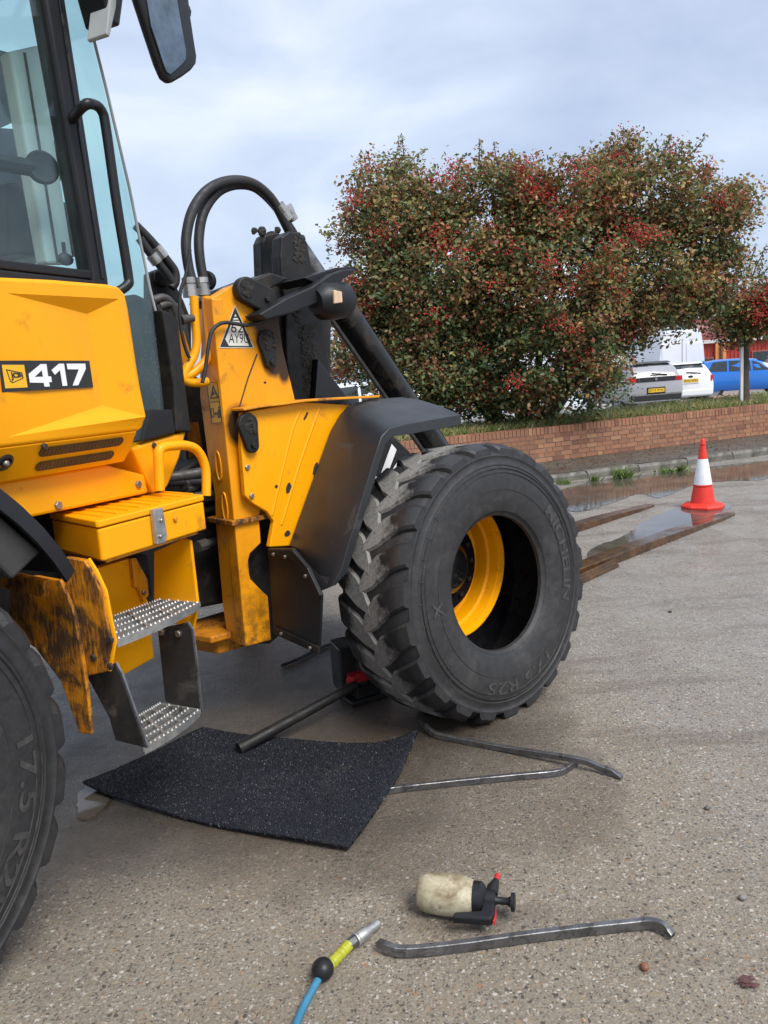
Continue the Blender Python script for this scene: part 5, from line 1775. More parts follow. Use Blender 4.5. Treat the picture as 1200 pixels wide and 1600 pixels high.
# tyre levers
def lever(label, pts, w=0.014, t=0.0075, tips=(0.03, 0.03), zoff=None):
    P_ = [Vector((*p, 0)) if len(p) == 2 else Vector(p) for p in pts]
    o0 = P_[0].copy()
    o0.z = 0
    path = spline([p - o0 for p in P_], 6)
    mb = MB()
    n = len(path)
    loops = []
    for i, p in enumerate(path):
        d = (path[min(i + 1, n - 1)] - path[max(i - 1, 0)])
        d.z = 0
        d.normalize()
        side_ = Vector((-d.y, d.x, 0))
        s = i / (n - 1)
        k = min(1.0, 0.42 + min(s, 1 - s) * 7)           # flattened spoon ends
        wid = w * (1.25 if k < 0.75 else 1.0)
        hh = t * 2 * k
        z0 = p.z
        loops.append([p + side_ * wid + Vector((0, 0, 0.001)), p - side_ * wid + Vector((0, 0, 0.001)), p - side_ * wid + Vector((0, 0, hh * 0.93)), p - side_ * wid * 0.82 + Vector((0, 0, hh)), p + side_ * wid * 0.82 + Vector((0, 0, hh)), p + side_ * wid + Vector((0, 0, hh * 0.93))])
    mb.loft(loops)
    return tag(obj('tyre_lever', mb, M['steel'], loc=o0, smooth=30), label, 'tyre lever', 'tyre levers on the concrete')
L1 = [(*p, z) for p, z in zip([(0.100, 3.349), (0.139, 3.265), (0.187, 3.219), (0.423, 3.075), (0.706, 2.890), (0.792, 2.831), (0.857, 2.777)], (0.035, 0.012, 0.004, 0.004, 0.024, 0.012, 0.004))]
lever('round steel tyre lever nearest the tyre, its far tip curving up', L1, 0.010, 0.012)
L2 = [(*p, z) for p, z in zip([(-0.077, 2.785), (-0.006, 2.800), (0.228, 2.817), (0.434, 2.828), (0.602, 2.836), (0.656, 2.859), (0.712, 2.908)], (0.004, 0.002, 0.002, 0.002, 0.002, 0.002, 0.006))]
lever('flat steel tyre lever with one end under the carpet, crossing the other', L2, 0.0095, 0.0125)
L3 = [(*p, z) for p, z in zip([(-0.102, 1.950), (-0.073, 1.927), (-0.016, 1.917), (0.130, 1.925), (0.314, 1.942), (0.500, 1.955), (0.621, 1.961), (0.675, 1.958), (0.704, 1.937), (0.726, 1.912)], (0.022, 0.012, 0.006, 0.004, 0.004, 0.004, 0.004, 0.008, 0.012, 0.010))]
lever('flat steel tyre lever alone in the foreground with hooked ends', L3, 0.009, 0.0145)

# pump sprayer
def bottle_mat():
    t = NT('dirty_translucent_plastic')
    n = t.noise(12, 7, 0.7, dist=0.5)
    c = t.mix(t.rng(n, 0.36, 0.62), (0.20, 0.15, 0.075), (0.50, 0.46, 0.33))
    c = t.mix(t.rng(t.noise(45, 5, 0.7), 0.55, 0.75), c, (0.16, 0.12, 0.07))
    return t.set(c, 0.45, 0, t.bump(n, 0.1, 0.004))
M['bottle'] = bottle_mat()
s0, s1 = Vector([(0.021, 2.113)][0]), Vector([(0.306, 2.037)][0])
sv_ = (s1 - s0)
spr = thing('pump_sprayer', 'stained cream pump spray bottle with black handle lying on its side', 'spray bottle', (s0.x, s0.y, 0), math.atan2(sv_.y, sv_.x))
SL = sv_.length
k_ = SL / 0.30
R_ = 0.058
def sx(a):
    return a * SL
m_ = MB()
m_.lathe([(sx(0.0), 0.004), (sx(0.005), 0.034), (sx(0.03), 0.047), (sx(0.10), 0.055), (sx(0.30), 0.060), (sx(0.45), 0.059), (sx(0.55), 0.052), (sx(0.60), 0.044), (sx(0.61), 0.040)], 28, (0, 0, R_ + 0.002), (1, 0, 0))
obj('bottle', m_, M['bottle'], spr, smooth=50)
m_ = MB()
m_.lathe([(sx(0.575), 0.045), (sx(0.58), 0.047), (sx(0.66), 0.047), (sx(0.69), 0.038), (sx(0.71), 0.026), (sx(0.80), 0.026), (sx(0.80), 0.003)], 24, (0, 0, R_ + 0.002), (1, 0, 0))
obj('collar', m_, M['plastic'], spr, smooth=35)
m_ = MB()
m_.loft([[(sx(0.66), -0.012, z), (sx(0.685), -0.045, z), (sx(0.68), -0.062, z), (sx(0.43), -0.080, z), (sx(0.42), -0.100, z), (sx(0.80), -0.092, z), (sx(0.82), -0.07, z), (sx(0.80), -0.01, z)] for z in (0.042, 0.068)])
obj('handle', m_, M['plastic'], spr, bevel=0.006)
m_ = MB()
m_.loft([[(sx(0.815), -0.030, z), (sx(0.835), -0.060, z), (sx(0.835), -0.092, z), (sx(0.81), -0.095, z), (sx(0.822), -0.07, z)] for z in (0.047, 0.063)])
obj('trigger', m_, M['red_plastic'], spr, bevel=0.002)
m_ = MB()
m_.tube([(sx(0.80), 0, R_), (sx(0.82), 0, R_), (sx(0.92), 0, R_), (sx(0.955), 0, R_), (sx(0.96), 0, R_), (sx(0.995), 0, R_), (sx(1.0), 0, R_)], [0.015, 0.011, 0.0105, 0.016, 0.026, 0.027, 0.022], 18)
obj('pump_plunger', m_, M['plastic'], spr, smooth=40)
m_ = MB()
m_.tube([(sx(0.755), 0.02, R_ + .004), (sx(0.762), 0.045, R_ + .008), (sx(0.775), 0.062, R_ + .010), (sx(0.785), 0.075, R_ + .012)], [0.019, 0.018, 0.013, 0.010], 14)
noz = obj('nozzle', m_, M['plastic'], spr, smooth=40)
m_ = MB()
m_.tube([(sx(0.785), 0.075, R_ + .012), (sx(0.795), 0.096, R_ + .016)], [0.0095, 0.0085], 12)
obj('nozzle_tip', m_, M['red_plastic'], noz, smooth=40)

# air hose end
M['hose_blue'] = simple('blue_air_hose', (0.045, 0.21, 0.34), 0.5, var=0.25, vscale=14, bump=0.2, bscale=80, dirt=((0.10, 0.12, 0.12), 0.25, 15))
M['tape'] = simple('yellow_green_tape', (0.42, 0.43, 0.03), 0.45, var=0.3, vscale=30, bump=0.3)
hp = [Vector((*p, 0)) for p in [(-0.321, 1.672), (-0.301, 1.745), (-0.269, 1.826), (-0.254, 1.859), (-0.232, 1.885), (-0.202, 1.932), (-0.188, 1.954), (-0.151, 1.991), (-0.100, 2.039)]]
ho = thing('air_hose', 'blue air hose end with yellow tape, black ball and steel coupling', 'air hose', (hp[3].x, hp[3].y, 0))
loc_ = [p - hp[3] for p in hp]
def hz(i, z=0.02):
    return loc_[i] + Vector((0, 0, z))
ext = [loc_[0] + Vector((-0.16, -0.30, 0.011)), loc_[0] + Vector((-0.05, -0.12, 0.011))]
m_ = MB()
m_.tube(spline(ext + [hz(0, .011), hz(1, .014), hz(2, .02), hz(3, .024)], 6), 0.0105, 12)
obj('hose', m_, M['hose_blue'], ho, smooth=60)
m_ = MB()
m_.ball((0, 0, 0.031), 0.031, 20, (1, 1, 0.95))
obj('rubber_ball', m_, M['plastic'], ho, smooth=60)
m_ = MB()
tp_ = spline([hz(3, .026), hz(4, .024), hz(5, .022), hz(6, .021)], 10)
m_.tube(tp_, [0.0145 + 0.0018 * (i % 3 == 0) for i in range(len(tp_))], 12)
obj('tape_wrap', m_, M['tape'], ho, smooth=20)
m_ = MB()
a, b = hz(6, .021), hz(8, .020)
m_.tube([a, a.lerp(b, .22)], 0.0165, 6)
obj('hex_nut', m_, M['steel'], ho, bevel=0.002)
m_ = MB()
ss = [(0.22, .0195), (0.26, .021), (0.30, .019), (0.32, .020), (0.55, .0195), (0.57, .0175), (0.60, .0175), (0.62, .014), (0.72, .0135), (0.73, .0125), (0.78, .0125), (0.79, .0140), (0.97, .0130), (1.0, .011)]
m_.tube([a.lerp(b, s) for s, r in ss], [r for s, r in ss], 18)
obj('coupling', m_, M['galv'], ho, smooth=25)

# small debris
def pebble(label, px, r, col, sq=(1, 1, 0.8), name='pebble', cat='pebble', rough=0.5):
    mb = MB()
    mb.ball((0, 0, r * sq[2] * 0.9), r, 12, sq, 0.10)
    m__ = simple(name + '_stone', col, rough, var=0.35, vscale=60, bump=0.2, bscale=120)
    return tag(obj(name, mb, m__, loc=(px[0], px[1], 0), smooth=60), label, cat)
pebble('round reddish brown pebble near the foreground tyre lever', [(0.611, 1.814)][0], 0.0125, (0.22, 0.085, 0.05))
pebble('small grey stone chip at the right of the concrete', [(0.988, 2.055)][0], 0.0115, (0.20, 0.19, 0.18), (1.1, 0.8, 0.7), 'stone_chip', 'stone')
pebble('tiny dark stone on the concrete below the lever tip', [(1.086, 2.533)][0], 0.010, (0.10, 0.095, 0.09), (1, .8, .7), 'dark_stone', 'stone')
pebble('tiny black stone on the damp concrete beside the fork', [(1.797, 4.756)][0], 0.012, (0.05, 0.05, 0.05), (1.2, .8, .6), 'black_stone', 'stone')
lx, ly = [(0.844, 1.742)][0]
ll = MB()
for k in range(7):
    a, rr = rnd.uniform(0, 6.28), rnd.uniform(0.0, 0.018)
    c_ = Vector((rr * 1.7 * math.cos(a), rr * math.sin(a), 0.002 + 0.002 * k * 0.5))
    L = rnd.uniform(0.010, 0.018)
    pts_ = []
    for t in range(9):
        th = 2 * math.pi * t / 9
        pts_.append(c_ + Vector((L * math.cos(th) * rnd.uniform(.7, 1.1), L * 0.6 * math.sin(th) * rnd.uniform(.7, 1.2), rnd.uniform(0, 0.006))))
    ll.add([c_ + Vector((0, 0, 0.004))] + pts_, [(0, 1 + t, 1 + (t + 1) % 9) for t in range(9)])
leafo = tag(obj('dead_leaves', ll, simple('rotted_red_leaf', (0.10, 0.045, 0.04), 0.5, var=0.5, vscale=50), loc=(lx, ly, 0.002)), 'small crumpled clump of dark red dead leaves at the right edge', 'leaves')
sdm = leafo.modifiers.new('thickness', 'SOLIDIFY')
sdm.thickness = 0.0012

# ------------------------------------------------------------------ vegetation
M['leaf'] = tint_mat('tree_leaf', 0.45, 0.30, 0.35, 0.25)
M['berry'] = tint_mat('berry', 0.3, 0.0, 0.5)
M['grass'] = tint_mat('grass_blade', 0.6, 0.25, 0.2)
M['bark'] = simple('grey_brown_bark', (0.075, 0.062, 0.048), 0.85, var=0.4, vscale=12, bump=0.9, bscale=45)

def unit(n):
    v = rng.normal(size=(n, 3))
    return v / np.linalg.norm(v, axis=1)[:, None]

def leaves(cent, size, col, up=0.75, ratio=0.62):
    """each leaf a folded four-sided blade"""
    n = len(cent)
    nr = unit(n) * 0.85 + np.array([0.05, -0.35, up])
    nr /= np.linalg.norm(nr, axis=1)[:, None]
    ax = np.cross(nr, unit(n))
    ax /= np.linalg.norm(ax, axis=1)[:, None]
    sd_ = np.cross(nr, ax)
    L = size[:, None]
    fold = nr * L * 0.10
    P0 = cent - ax * L * 0.5
    P1 = cent + sd_ * L * ratio * 0.5 + fold - ax * L * 0.05
    P2 = cent + ax * L * 0.5
    P3 = cent - sd_ * L * ratio * 0.5 + fold - ax * L * 0.05
    V = np.stack([P0, P1, P2, P3], 1).reshape(-1, 3)
    F = np.arange(n * 4).reshape(-1, 4)
    F3 = np.concatenate([F[:, [0, 1, 2]], F[:, [0, 2, 3]]], 0)
    C = np.repeat(np.concatenate([col, np.ones((n, 1))], 1), 4, 0)
    return V, F3, C

def berries(cent, r):
    n = len(cent)
    O = np.array([[1, 0, 0], [-1, 0, 0], [0, 1, 0], [0, -1, 0], [0, 0, 1], [0, 0, -1]], float)
    T = np.array([[0, 2, 4], [2, 1, 4], [1, 3, 4], [3, 0, 4], [2, 0, 5], [1, 2, 5], [3, 1, 5], [0, 3, 5]])
    V = (cent[:, None, :] + O[None] * r[:, None, None]).reshape(-1, 3)
    F = (np.arange(n)[:, None, None] * 6 + T[None]).reshape(-1, 3)
    base = np.array([[0.50, 0.025, 0.035]]) * (0.65 + 0.6 * rng.random((n, 1))) + rng.random((n, 1)) * np.array([[0.05, 0.02, 0.0]])
    C = np.repeat(np.concatenate([base, np.ones((n, 1))], 1), 6, 0)
    return V, F, C

PAL = np.array([[0.080, 0.125, 0.050], [0.120, 0.165, 0.062], [0.22, 0.23, 0.080], [0.34, 0.27, 0.085], [0.36, 0.18, 0.085], [0.34, 0.11, 0.075], [0.48, 0.29, 0.09]])
def palette(n, weights):
    w = np.maximum(np.array(weights, float), 0.05)
    i = rng.choice(len(PAL), n, p=w / w.sum())
    return PAL[i] * (0.7 + 0.6 * rng.random((n, 1)))

def berry_tree(root, blobs, nclump, per, leaf, stems, base_z, autumn, sprigs=0, berry_rate=0.5):
    """blobs: (centre, radii, red weight). Leaves grow in clumps through the volume, denser at the outside"""
    org = np.array(root.location)
    vol = np.array([b[1][0] * b[1][1] * b[1][2] for b in blobs]) ** 0.67
    VV, FF, CC, BV, BF, BC = [], [], [], [], [], []
    nv = nb = 0
    pick = rng.choice(len(blobs), nclump, p=vol / vol.sum())
    ztop = max(b[0][2] + b[1][2] for b in blobs)
    zlow = min(b[0][2] - b[1][2] for b in blobs)
    twigs = MB()
    for bi in pick:
        c, r, red = blobs[bi]
        d = unit(1)[0]
        if d[1] > 0.35 and rng.random() < 0.5:
            d[1] *= -1
        rad = (0.35 + 0.68 * rng.random() ** 0.45)
        p = np.array(c) + d * np.array(r) * rad
        if p[2] < base_z + 0.12:
            continue
        hgt = (p[2] - zlow) / (ztop - zlow)
        if hgt > 0.5 and math.sin(p[0] * 3.1 + 1.3 * math.sin(p[2] * 2.7)) + math.sin(p[2] * 3.9 + p[1] * 1.7 + 1.1 * math.sin(p[0] * 2.3)) < -1.15:
            continue
        outer = rad > 0.72
        a = autumn * (0.25 + 0.9 * hgt) * (1.15 if outer else 0.45) * (0.5 + red)
        n = int(per * rng.uniform(0.6, 1.35))
        sp_ = rng.uniform(0.09, 0.20)
        q = p + np.clip(rng.normal(size=(n, 3)), -1.7, 1.7) * sp_ * np.array([1.1, 1.0, 0.8])
        local = rng.uniform(0.3, 1.7)
        kind = rng.random()
        if kind < 0.28 - 0.34 * min(1, a) + 0.45 * (1 - hgt):
            wts = [3.2, 3.2, 1.2, .3, .25, .1, .05]
        elif kind < 0.58:
            wts = [1.2, 2.2, 3.0, 1.3, 1.0, .35, .3]
        elif kind < 0.82:
            wts = [.5, 1.0, 1.8, 1.8, 2.4, .8, .8]
        else:
            wts = [.4, .7, 1.2, 1.0, 2.4, 2.2, .6]
        col = palette(n, wts)
        V, F, C = leaves(q, leaf * rng.uniform(0.5, 1.4, n), col)
        VV.append(V); FF.append(F + nv); CC.append(C)
        nv += len(V)
        cl = math.sin(p[0] * 4.3 + 2.0) + math.sin(p[2] * 5.1 + p[0] * 1.9)
        if outer and rng.random() < berry_rate * (0.15 + red) * (0.4 + 0.9 * hgt) * (1.7 if cl > 0.5 else 0.35):
            k = int(rng.uniform(25, 100))
            bc = p + np.array([0, -0.10, 0.0]) + d * 0.06 + rng.normal(size=(k, 3)) * np.array([0.12, 0.07, 0.085])
            V, F, C = berries(bc, rng.uniform(0.009, 0.018, k))
            BV.append(V); BF.append(F + nb); BC.append(C)
            nb += len(V)
    for k in range(sprigs):
        c, r, red = blobs[rng.choice(len(blobs), p=vol / vol.sum())]
        d = np.array([rng.normal(0, 0.9), rng.normal(0, .5) - 0.1, abs(rng.normal(0.9, 0.5))])
        d /= np.linalg.norm(d)
        a0 = np.array(c) + d * np.array(r) * 0.62
        L = rng.uniform(0.38, 0.75)
        dirv = d * 0.75 + np.array([rng.normal(0, .35), 0, 0.5])
        dirv /= np.linalg.norm(dirv)
        pts_ = [a0 + dirv * L * t + np.array([rng.normal(0, .02), 0, 0]) for t in (0, .35, .7, 1.0)]
        twigs.tube([tuple(x - org) for x in pts_], [0.014, 0.011, 0.008, 0.004], 5)
        n = int(L * 110)
        t = rng.random(n)[:, None] * 0.97
        q = a0 + dirv * L * t + rng.normal(size=(n, 3)) * (0.018 + 0.04 * (1 - t))
        V, F, C = leaves(q, leaf * rng.uniform(0.5, 0.95, n), palette(n, [1.2, 1.6, 2, 1.2, 2.2, 1.6, .4]))
        VV.append(V); FF.append(F + nv); CC.append(C)
        nv += len(V)
    V = np.concatenate(VV) - org
    o = bpy.data.objects.new('crown', fast_mesh('crown', V, np.concatenate(FF), M['leaf'], np.concatenate(CC)))
    COL.objects.link(o)
    o.parent = root
    stuff(o)
    if BV:
        o = bpy.data.objects.new('berries', fast_mesh('berries', np.concatenate(BV) - org, np.concatenate(BF), M['berry'], np.concatenate(BC)))
        COL.objects.link(o)
        o.parent = root
        stuff(o)
    tr = MB()
    for path, r0 in stems:
        pp = spline([Vector(p) - Vector(org) for p in path], 6)
        tr.tube(pp, [lerp(r0, r0 * 0.22, i / (len(pp) - 1)) for i in range(len(pp))], 9)
    obj('trunk', tr, M['bark'], root, smooth=60)
    if twigs.v:
        stuff(obj('twigs', twigs, M['bark'], root))

YT = 13.6
S_ = YT / 1200.0 * 1.0
blobs = []
for (px, rx, rz, ry, red) in [
        ([(0.759, 13.600, 3.982)][0], 105, 78, 1.1, .75), ([(1.956, 13.200, 4.062)][0], 110, 76, 1.1, 1.0), ([(3.170, 13.300, 4.102)][0], 92, 82, 1.2, .8), ([(4.832, 13.900, 4.377)][0], 100, 72, 1.1, .8),
        ([(5.799, 14.100, 3.929)][0], 78, 72, .9, .6), ([(0.039, 13.600, 3.487)][0], 62, 90, .9, .75), ([(1.331, 13.300, 3.048)][0], 130, 100, 1.4, .35), ([(2.918, 13.200, 2.930)][0], 140, 105, 1.5, .75),
        ([(4.527, 13.700, 3.093)][0], 125, 90, 1.3, .75), ([(5.839, 14.200, 3.125)][0], 68, 58, .9, .45), ([(-0.206, 13.300, 2.314)][0], 48, 62, .7, .9), ([(1.148, 13.200, 1.845)][0], 100, 78, 1.1, .12),
        ([(2.642, 13.100, 1.793)][0], 110, 75, 1.1, .25), ([(3.415, 13.000, 1.474)][0], 58, 58, .8, .15), ([(4.352, 13.900, 2.200)][0], 90, 52, 1.0, .2), ([(0.440, 13.700, 4.859)][0], 46, 36, .6, .5),
        ([(4.819, 14.000, 5.028)][0], 46, 36, .6, .7), ([(0.786, 13.400, 2.834)][0], 95, 80, 1.0, .45), ([(6.293, 14.200, 4.132)][0], 36, 42, .5, .5), ([(2.208, 13.200, 1.291)][0], 80, 36, .8, .05), ([(0.573, 13.100, 1.405)][0], 55, 40, .7, .2), ([(5.897, 14.200, 2.621)][0], 40, 34, .5, .2)]:
    blobs.append((px, (rx * S_, ry, rz * S_), red))
tb0 = Vector([(2.490, 13.500, 0.935)][0])
big = thing('berry_tree', 'large spreading tree full of red berries with bronze and green leaves', 'tree', (tb0.x, tb0.y, 0.70))
stems = []
for (bx, ends) in ((-0.25, [[(1.210, 13.600, 2.341)][0], [(0.751, 13.600, 3.858)][0], [(0.438, 13.700, 4.829)][0]]), (0.0, [[(2.418, 13.500, 2.467)][0], [(2.253, 13.500, 3.741)][0], [(2.143, 13.500, 4.870)][0]]), (0.15, [[(2.981, 13.600, 2.220)][0], [(3.351, 13.600, 3.475)][0], [(3.600, 13.600, 4.596)][0]]),
                   (0.35, [[(3.694, 13.800, 1.963)][0], [(4.424, 13.900, 3.126)][0], [(4.823, 14.000, 5.338)][0]]), (0.45, [[(3.944, 13.900, 1.727)][0], [(5.015, 14.000, 2.440)][0], [(6.128, 14.200, 2.493)][0]]), (-0.4, [[(1.256, 13.300, 1.679)][0], [(0.197, 13.300, 2.180)][0], [(-0.382, 13.300, 2.431)][0]]),
                   (0.3, [[(4.304, 13.900, 2.699)][0], [(5.364, 14.000, 3.617)][0], [(6.461, 14.200, 4.443)][0]])):
    stems.append(([(tb0.x + bx, tb0.y, 0.66)] + [tuple(e_) for e_ in ends], 0.085))
berry_tree(big, blobs, 2300, 78, 0.076, stems, 0.74, 0.9, 150, 0.30)

st0 = Vector([(7.091, 14.900, 0.786)][0])
small = thing('berry_tree', 'small young berry tree with a single straight trunk by the white stake', 'tree', (st0.x, st0.y, 0.72))
S2 = 14.9 / 1200
blobs2 = [([(6.916, 14.900, 2.504)][0], (40 * S2, .5, 38 * S2), .7), ([(7.155, 14.900, 2.817)][0], (36 * S2, .5, 34 * S2), .7), ([(7.404, 14.900, 2.353)][0], (40 * S2, .5, 40 * S2), .6), ([(6.736, 14.900, 2.221)][0], (20 * S2, .4, 26 * S2), .6), ([(7.767, 14.900, 2.446)][0], (38 * S2, .5, 40 * S2), .6), ([(7.042, 14.900, 2.022)][0], (28 * S2, .35, 20 * S2), .4)]
stt = Vector([(7.068, 14.900, 3.079)][0])
berry_tree(small, blobs2, 190, 40, 0.085, [([(st0.x, st0.y, .70), (st0.x, st0.y, 1.3), (st0.x + .02, st0.y, 1.9), (stt.x, stt.y, 2.9)], 0.105)] + [([(st0.x, st0.y, 1.75), tuple([(6.797, 14.900, 2.157)][0])], 0.03), ([(st0.x, st0.y, 1.75), tuple([(7.466, 14.900, 2.231)][0])], 0.03)], 1.5, 1.1, 14, 0.7)
wp0 = Vector([(6.987, 14.800, 0.990)][0])
tag(obj('tree_stake', MB().box((-0.025, -0.025, 0.0), (0.025, 0.025, 1.22)), simple('white_painted_post', (0.72, 0.72, 0.72), 0.5, var=0.15), loc=(wp0.x, wp0.y, 0.72), bevel=0.004), 'thin white stake standing against the young tree trunk', 'stake')

# grass and weeds on the bed behind the wall
def blades(n, pos_fn, h0, h1, w, cols, lean=0.35):
    base = pos_fn(n)
    h = rng.uniform(h0, h1, n)
    a = rng.random(n) * 6.283
    wv = np.stack([np.cos(a), np.sin(a), np.zeros(n)], 1) * w
    ln = np.stack([rng.normal(0, lean, n), rng.normal(0, lean, n), np.ones(n)], 1) * h[:, None]
    mid = base + ln * 0.55 + np.array([0, 0, 0])
    tip = base + ln * np.array([1.5, 1.5, 0.95])
    V = np.stack([base - wv, base + wv, mid + wv * 0.7, mid - wv * 0.7, tip], 1).reshape(-1, 3)
    k = np.arange(n)[:, None] * 5
    F = np.concatenate([k + np.array([[0, 1, 2]]), k + np.array([[0, 2, 3]]), k + np.array([[3, 2, 4]])], 0)
    pal = np.array(cols)
    c = pal[rng.integers(0, len(pal), n)] * (0.7 + 0.6 * rng.random((n, 1)))
    C = np.repeat(np.concatenate([c, np.ones((n, 1))], 1), 5, 0)
    return V, F, C
def bed_pos(n):
    s = rng.uniform(2.6, WALL_LEN - 0.3, n)
    y = 0.22 + rng.random(n) ** 1.6 * 1.6
    clump = np.sin(s * 5.1) + np.sin(s * 2.3 + 1) + np.sin(s * 11.0) * .6
    z = np.where(y < 1.2, 0.645 + (y - .2) * 0.04, 0.69)
    P_ = np.array(W0)[None] + np.outer(s, np.array(wd)) + np.outer(y, np.array(wnn))
    P_[:, 2] = z - 0.03
    return P_
V, F, C = blades(26000, bed_pos, 0.05, 0.22, 0.006, [[.15, .23, .06], [.22, .29, .08], [.32, .31, .11], [.42, .36, .18], [.12, .19, .05], [.50, .43, .27]])
go = bpy.data.objects.new('bed_grass', fast_mesh('bed_grass', V, F, M['grass'], C))
COL.objects.link(go)
stuff(go)
go['label'] = 'rough green and straw coloured grass along the top of the brick wall'
go['category'] = 'grass'
# low leafy ground plants under the tree
def bed_leaf_pos(n):
    P_ = bed_pos(n)
    P_[:, 2] += rng.uniform(0.02, 0.14, n)
    return P_
lp = bed_leaf_pos(3800)
V, F, C = leaves(lp, rng.uniform(0.03, 0.075, len(lp)), palette(len(lp), [2, 3, 3, 1, .6, .5, .5]), 0.8)
go = bpy.data.objects.new('bed_weeds', fast_mesh('bed_weeds', V, F, M['leaf'], C))
COL.objects.link(go)
stuff(go)
go['label'] = 'low leafy weeds among the grass behind the brick wall'
go['category'] = 'weeds'
# fallen leaves and berries on the strip of pavement
def strip_pos(n):
    t = rng.random(n)
    u = rng.random(n)
    a = np.array(a0)[None] * (1 - t[:, None]) + np.array(a1)[None] * t[:, None]
    b = np.array(b0)[None] * (1 - t[:, None]) + np.array(b1)[None] * t[:, None]
    P_ = a * (1 - u[:, None]) + b * u[:, None]
    P_[:, 2] = 0.118
    return P_
lp = strip_pos(2600)
V, F, C = leaves(lp, rng.uniform(0.015, 0.045, len(lp)), np.array([[.13, .03, .022], [.10, .06, .025], [.05, .035, .02]])[rng.integers(0, 3, len(lp))], 3.0)
go = bpy.data.objects.new('fallen_leaves', fast_mesh('fallen_leaves', V, F, M['leaf'], C))
COL.objects.link(go)
stuff(go)
go['label'] = 'red fallen leaves and berries on the strip below the brick wall'
go['category'] = 'leaves'
# weeds growing out of the kerb joint
for i, (lab, q, r_, h_, nn) in enumerate([('leftmost low weed at the foot of the kerb, close to the tyre', [(2.521, 10.599)][0], .10, .09, 40), ('second weed from the tyre in the kerb joint', [(2.971, 10.702)][0], .09, .11, 45),
                                          ('tallest bright green weed in the kerb joint', [(3.414, 10.816)][0], .17, .19, 100), ('flat spreading weed in the kerb joint left of the cone', [(4.112, 11.021)][0], .15, .09, 55), ('small weed in the kerb joint just left of the cone', [(4.353, 11.116)][0], .10, .13, 50)]):
    base = np.array([q[0], q[1] - 0.03, 0.01])
    w_o = thing('kerb_weed', lab, 'weed', tuple(base), 0, 'weeds growing from the kerb joint')
    V, F, C = blades(nn, lambda n: rng.normal(size=(n, 3)) * np.array([r_ * .45, .035, 0.0]) + np.array([0, 0, 0]), h_ * .4, h_, 0.010, [[.08, .14, .03], [.12, .19, .04], [.17, .22, .06]], 0.55)
    o = bpy.data.objects.new('foliage', fast_mesh('foliage', V, F, M['grass'], C))
    COL.objects.link(o)
    o.parent = w_o

# ------------------------------------------------------------------ parked vehicles
M['car_glass'] = simple('car_window_glass', (0.035, 0.045, 0.05), 0.06, var=0.3, vscale=2, rvar=0.03)
M['car_black'] = simple('car_black_trim', (0.015, 0.015, 0.016), 0.4, var=0.2)
M['tail_red'] = simple('tail_lamp_red', (0.42, 0.012, 0.018), 0.15, var=0.2, vscale=12)
M['plate_yellow'] = simple('number_plate_yellow', (0.75, 0.48, 0.02), 0.4, var=0.05)
M['rim_silver'] = simple('wheel_silver', (0.30, 0.30, 0.31), 0.35, 0.7, var=0.2)
M['head_lamp'] = simple('head_lamp', (0.7, 0.72, 0.75), 0.1, var=0.1)
def car_paint(name, col):
    return simple(name, col, 0.22, 0.0, var=0.06, vscale=1.5, coat=0.6, rvar=0.06)

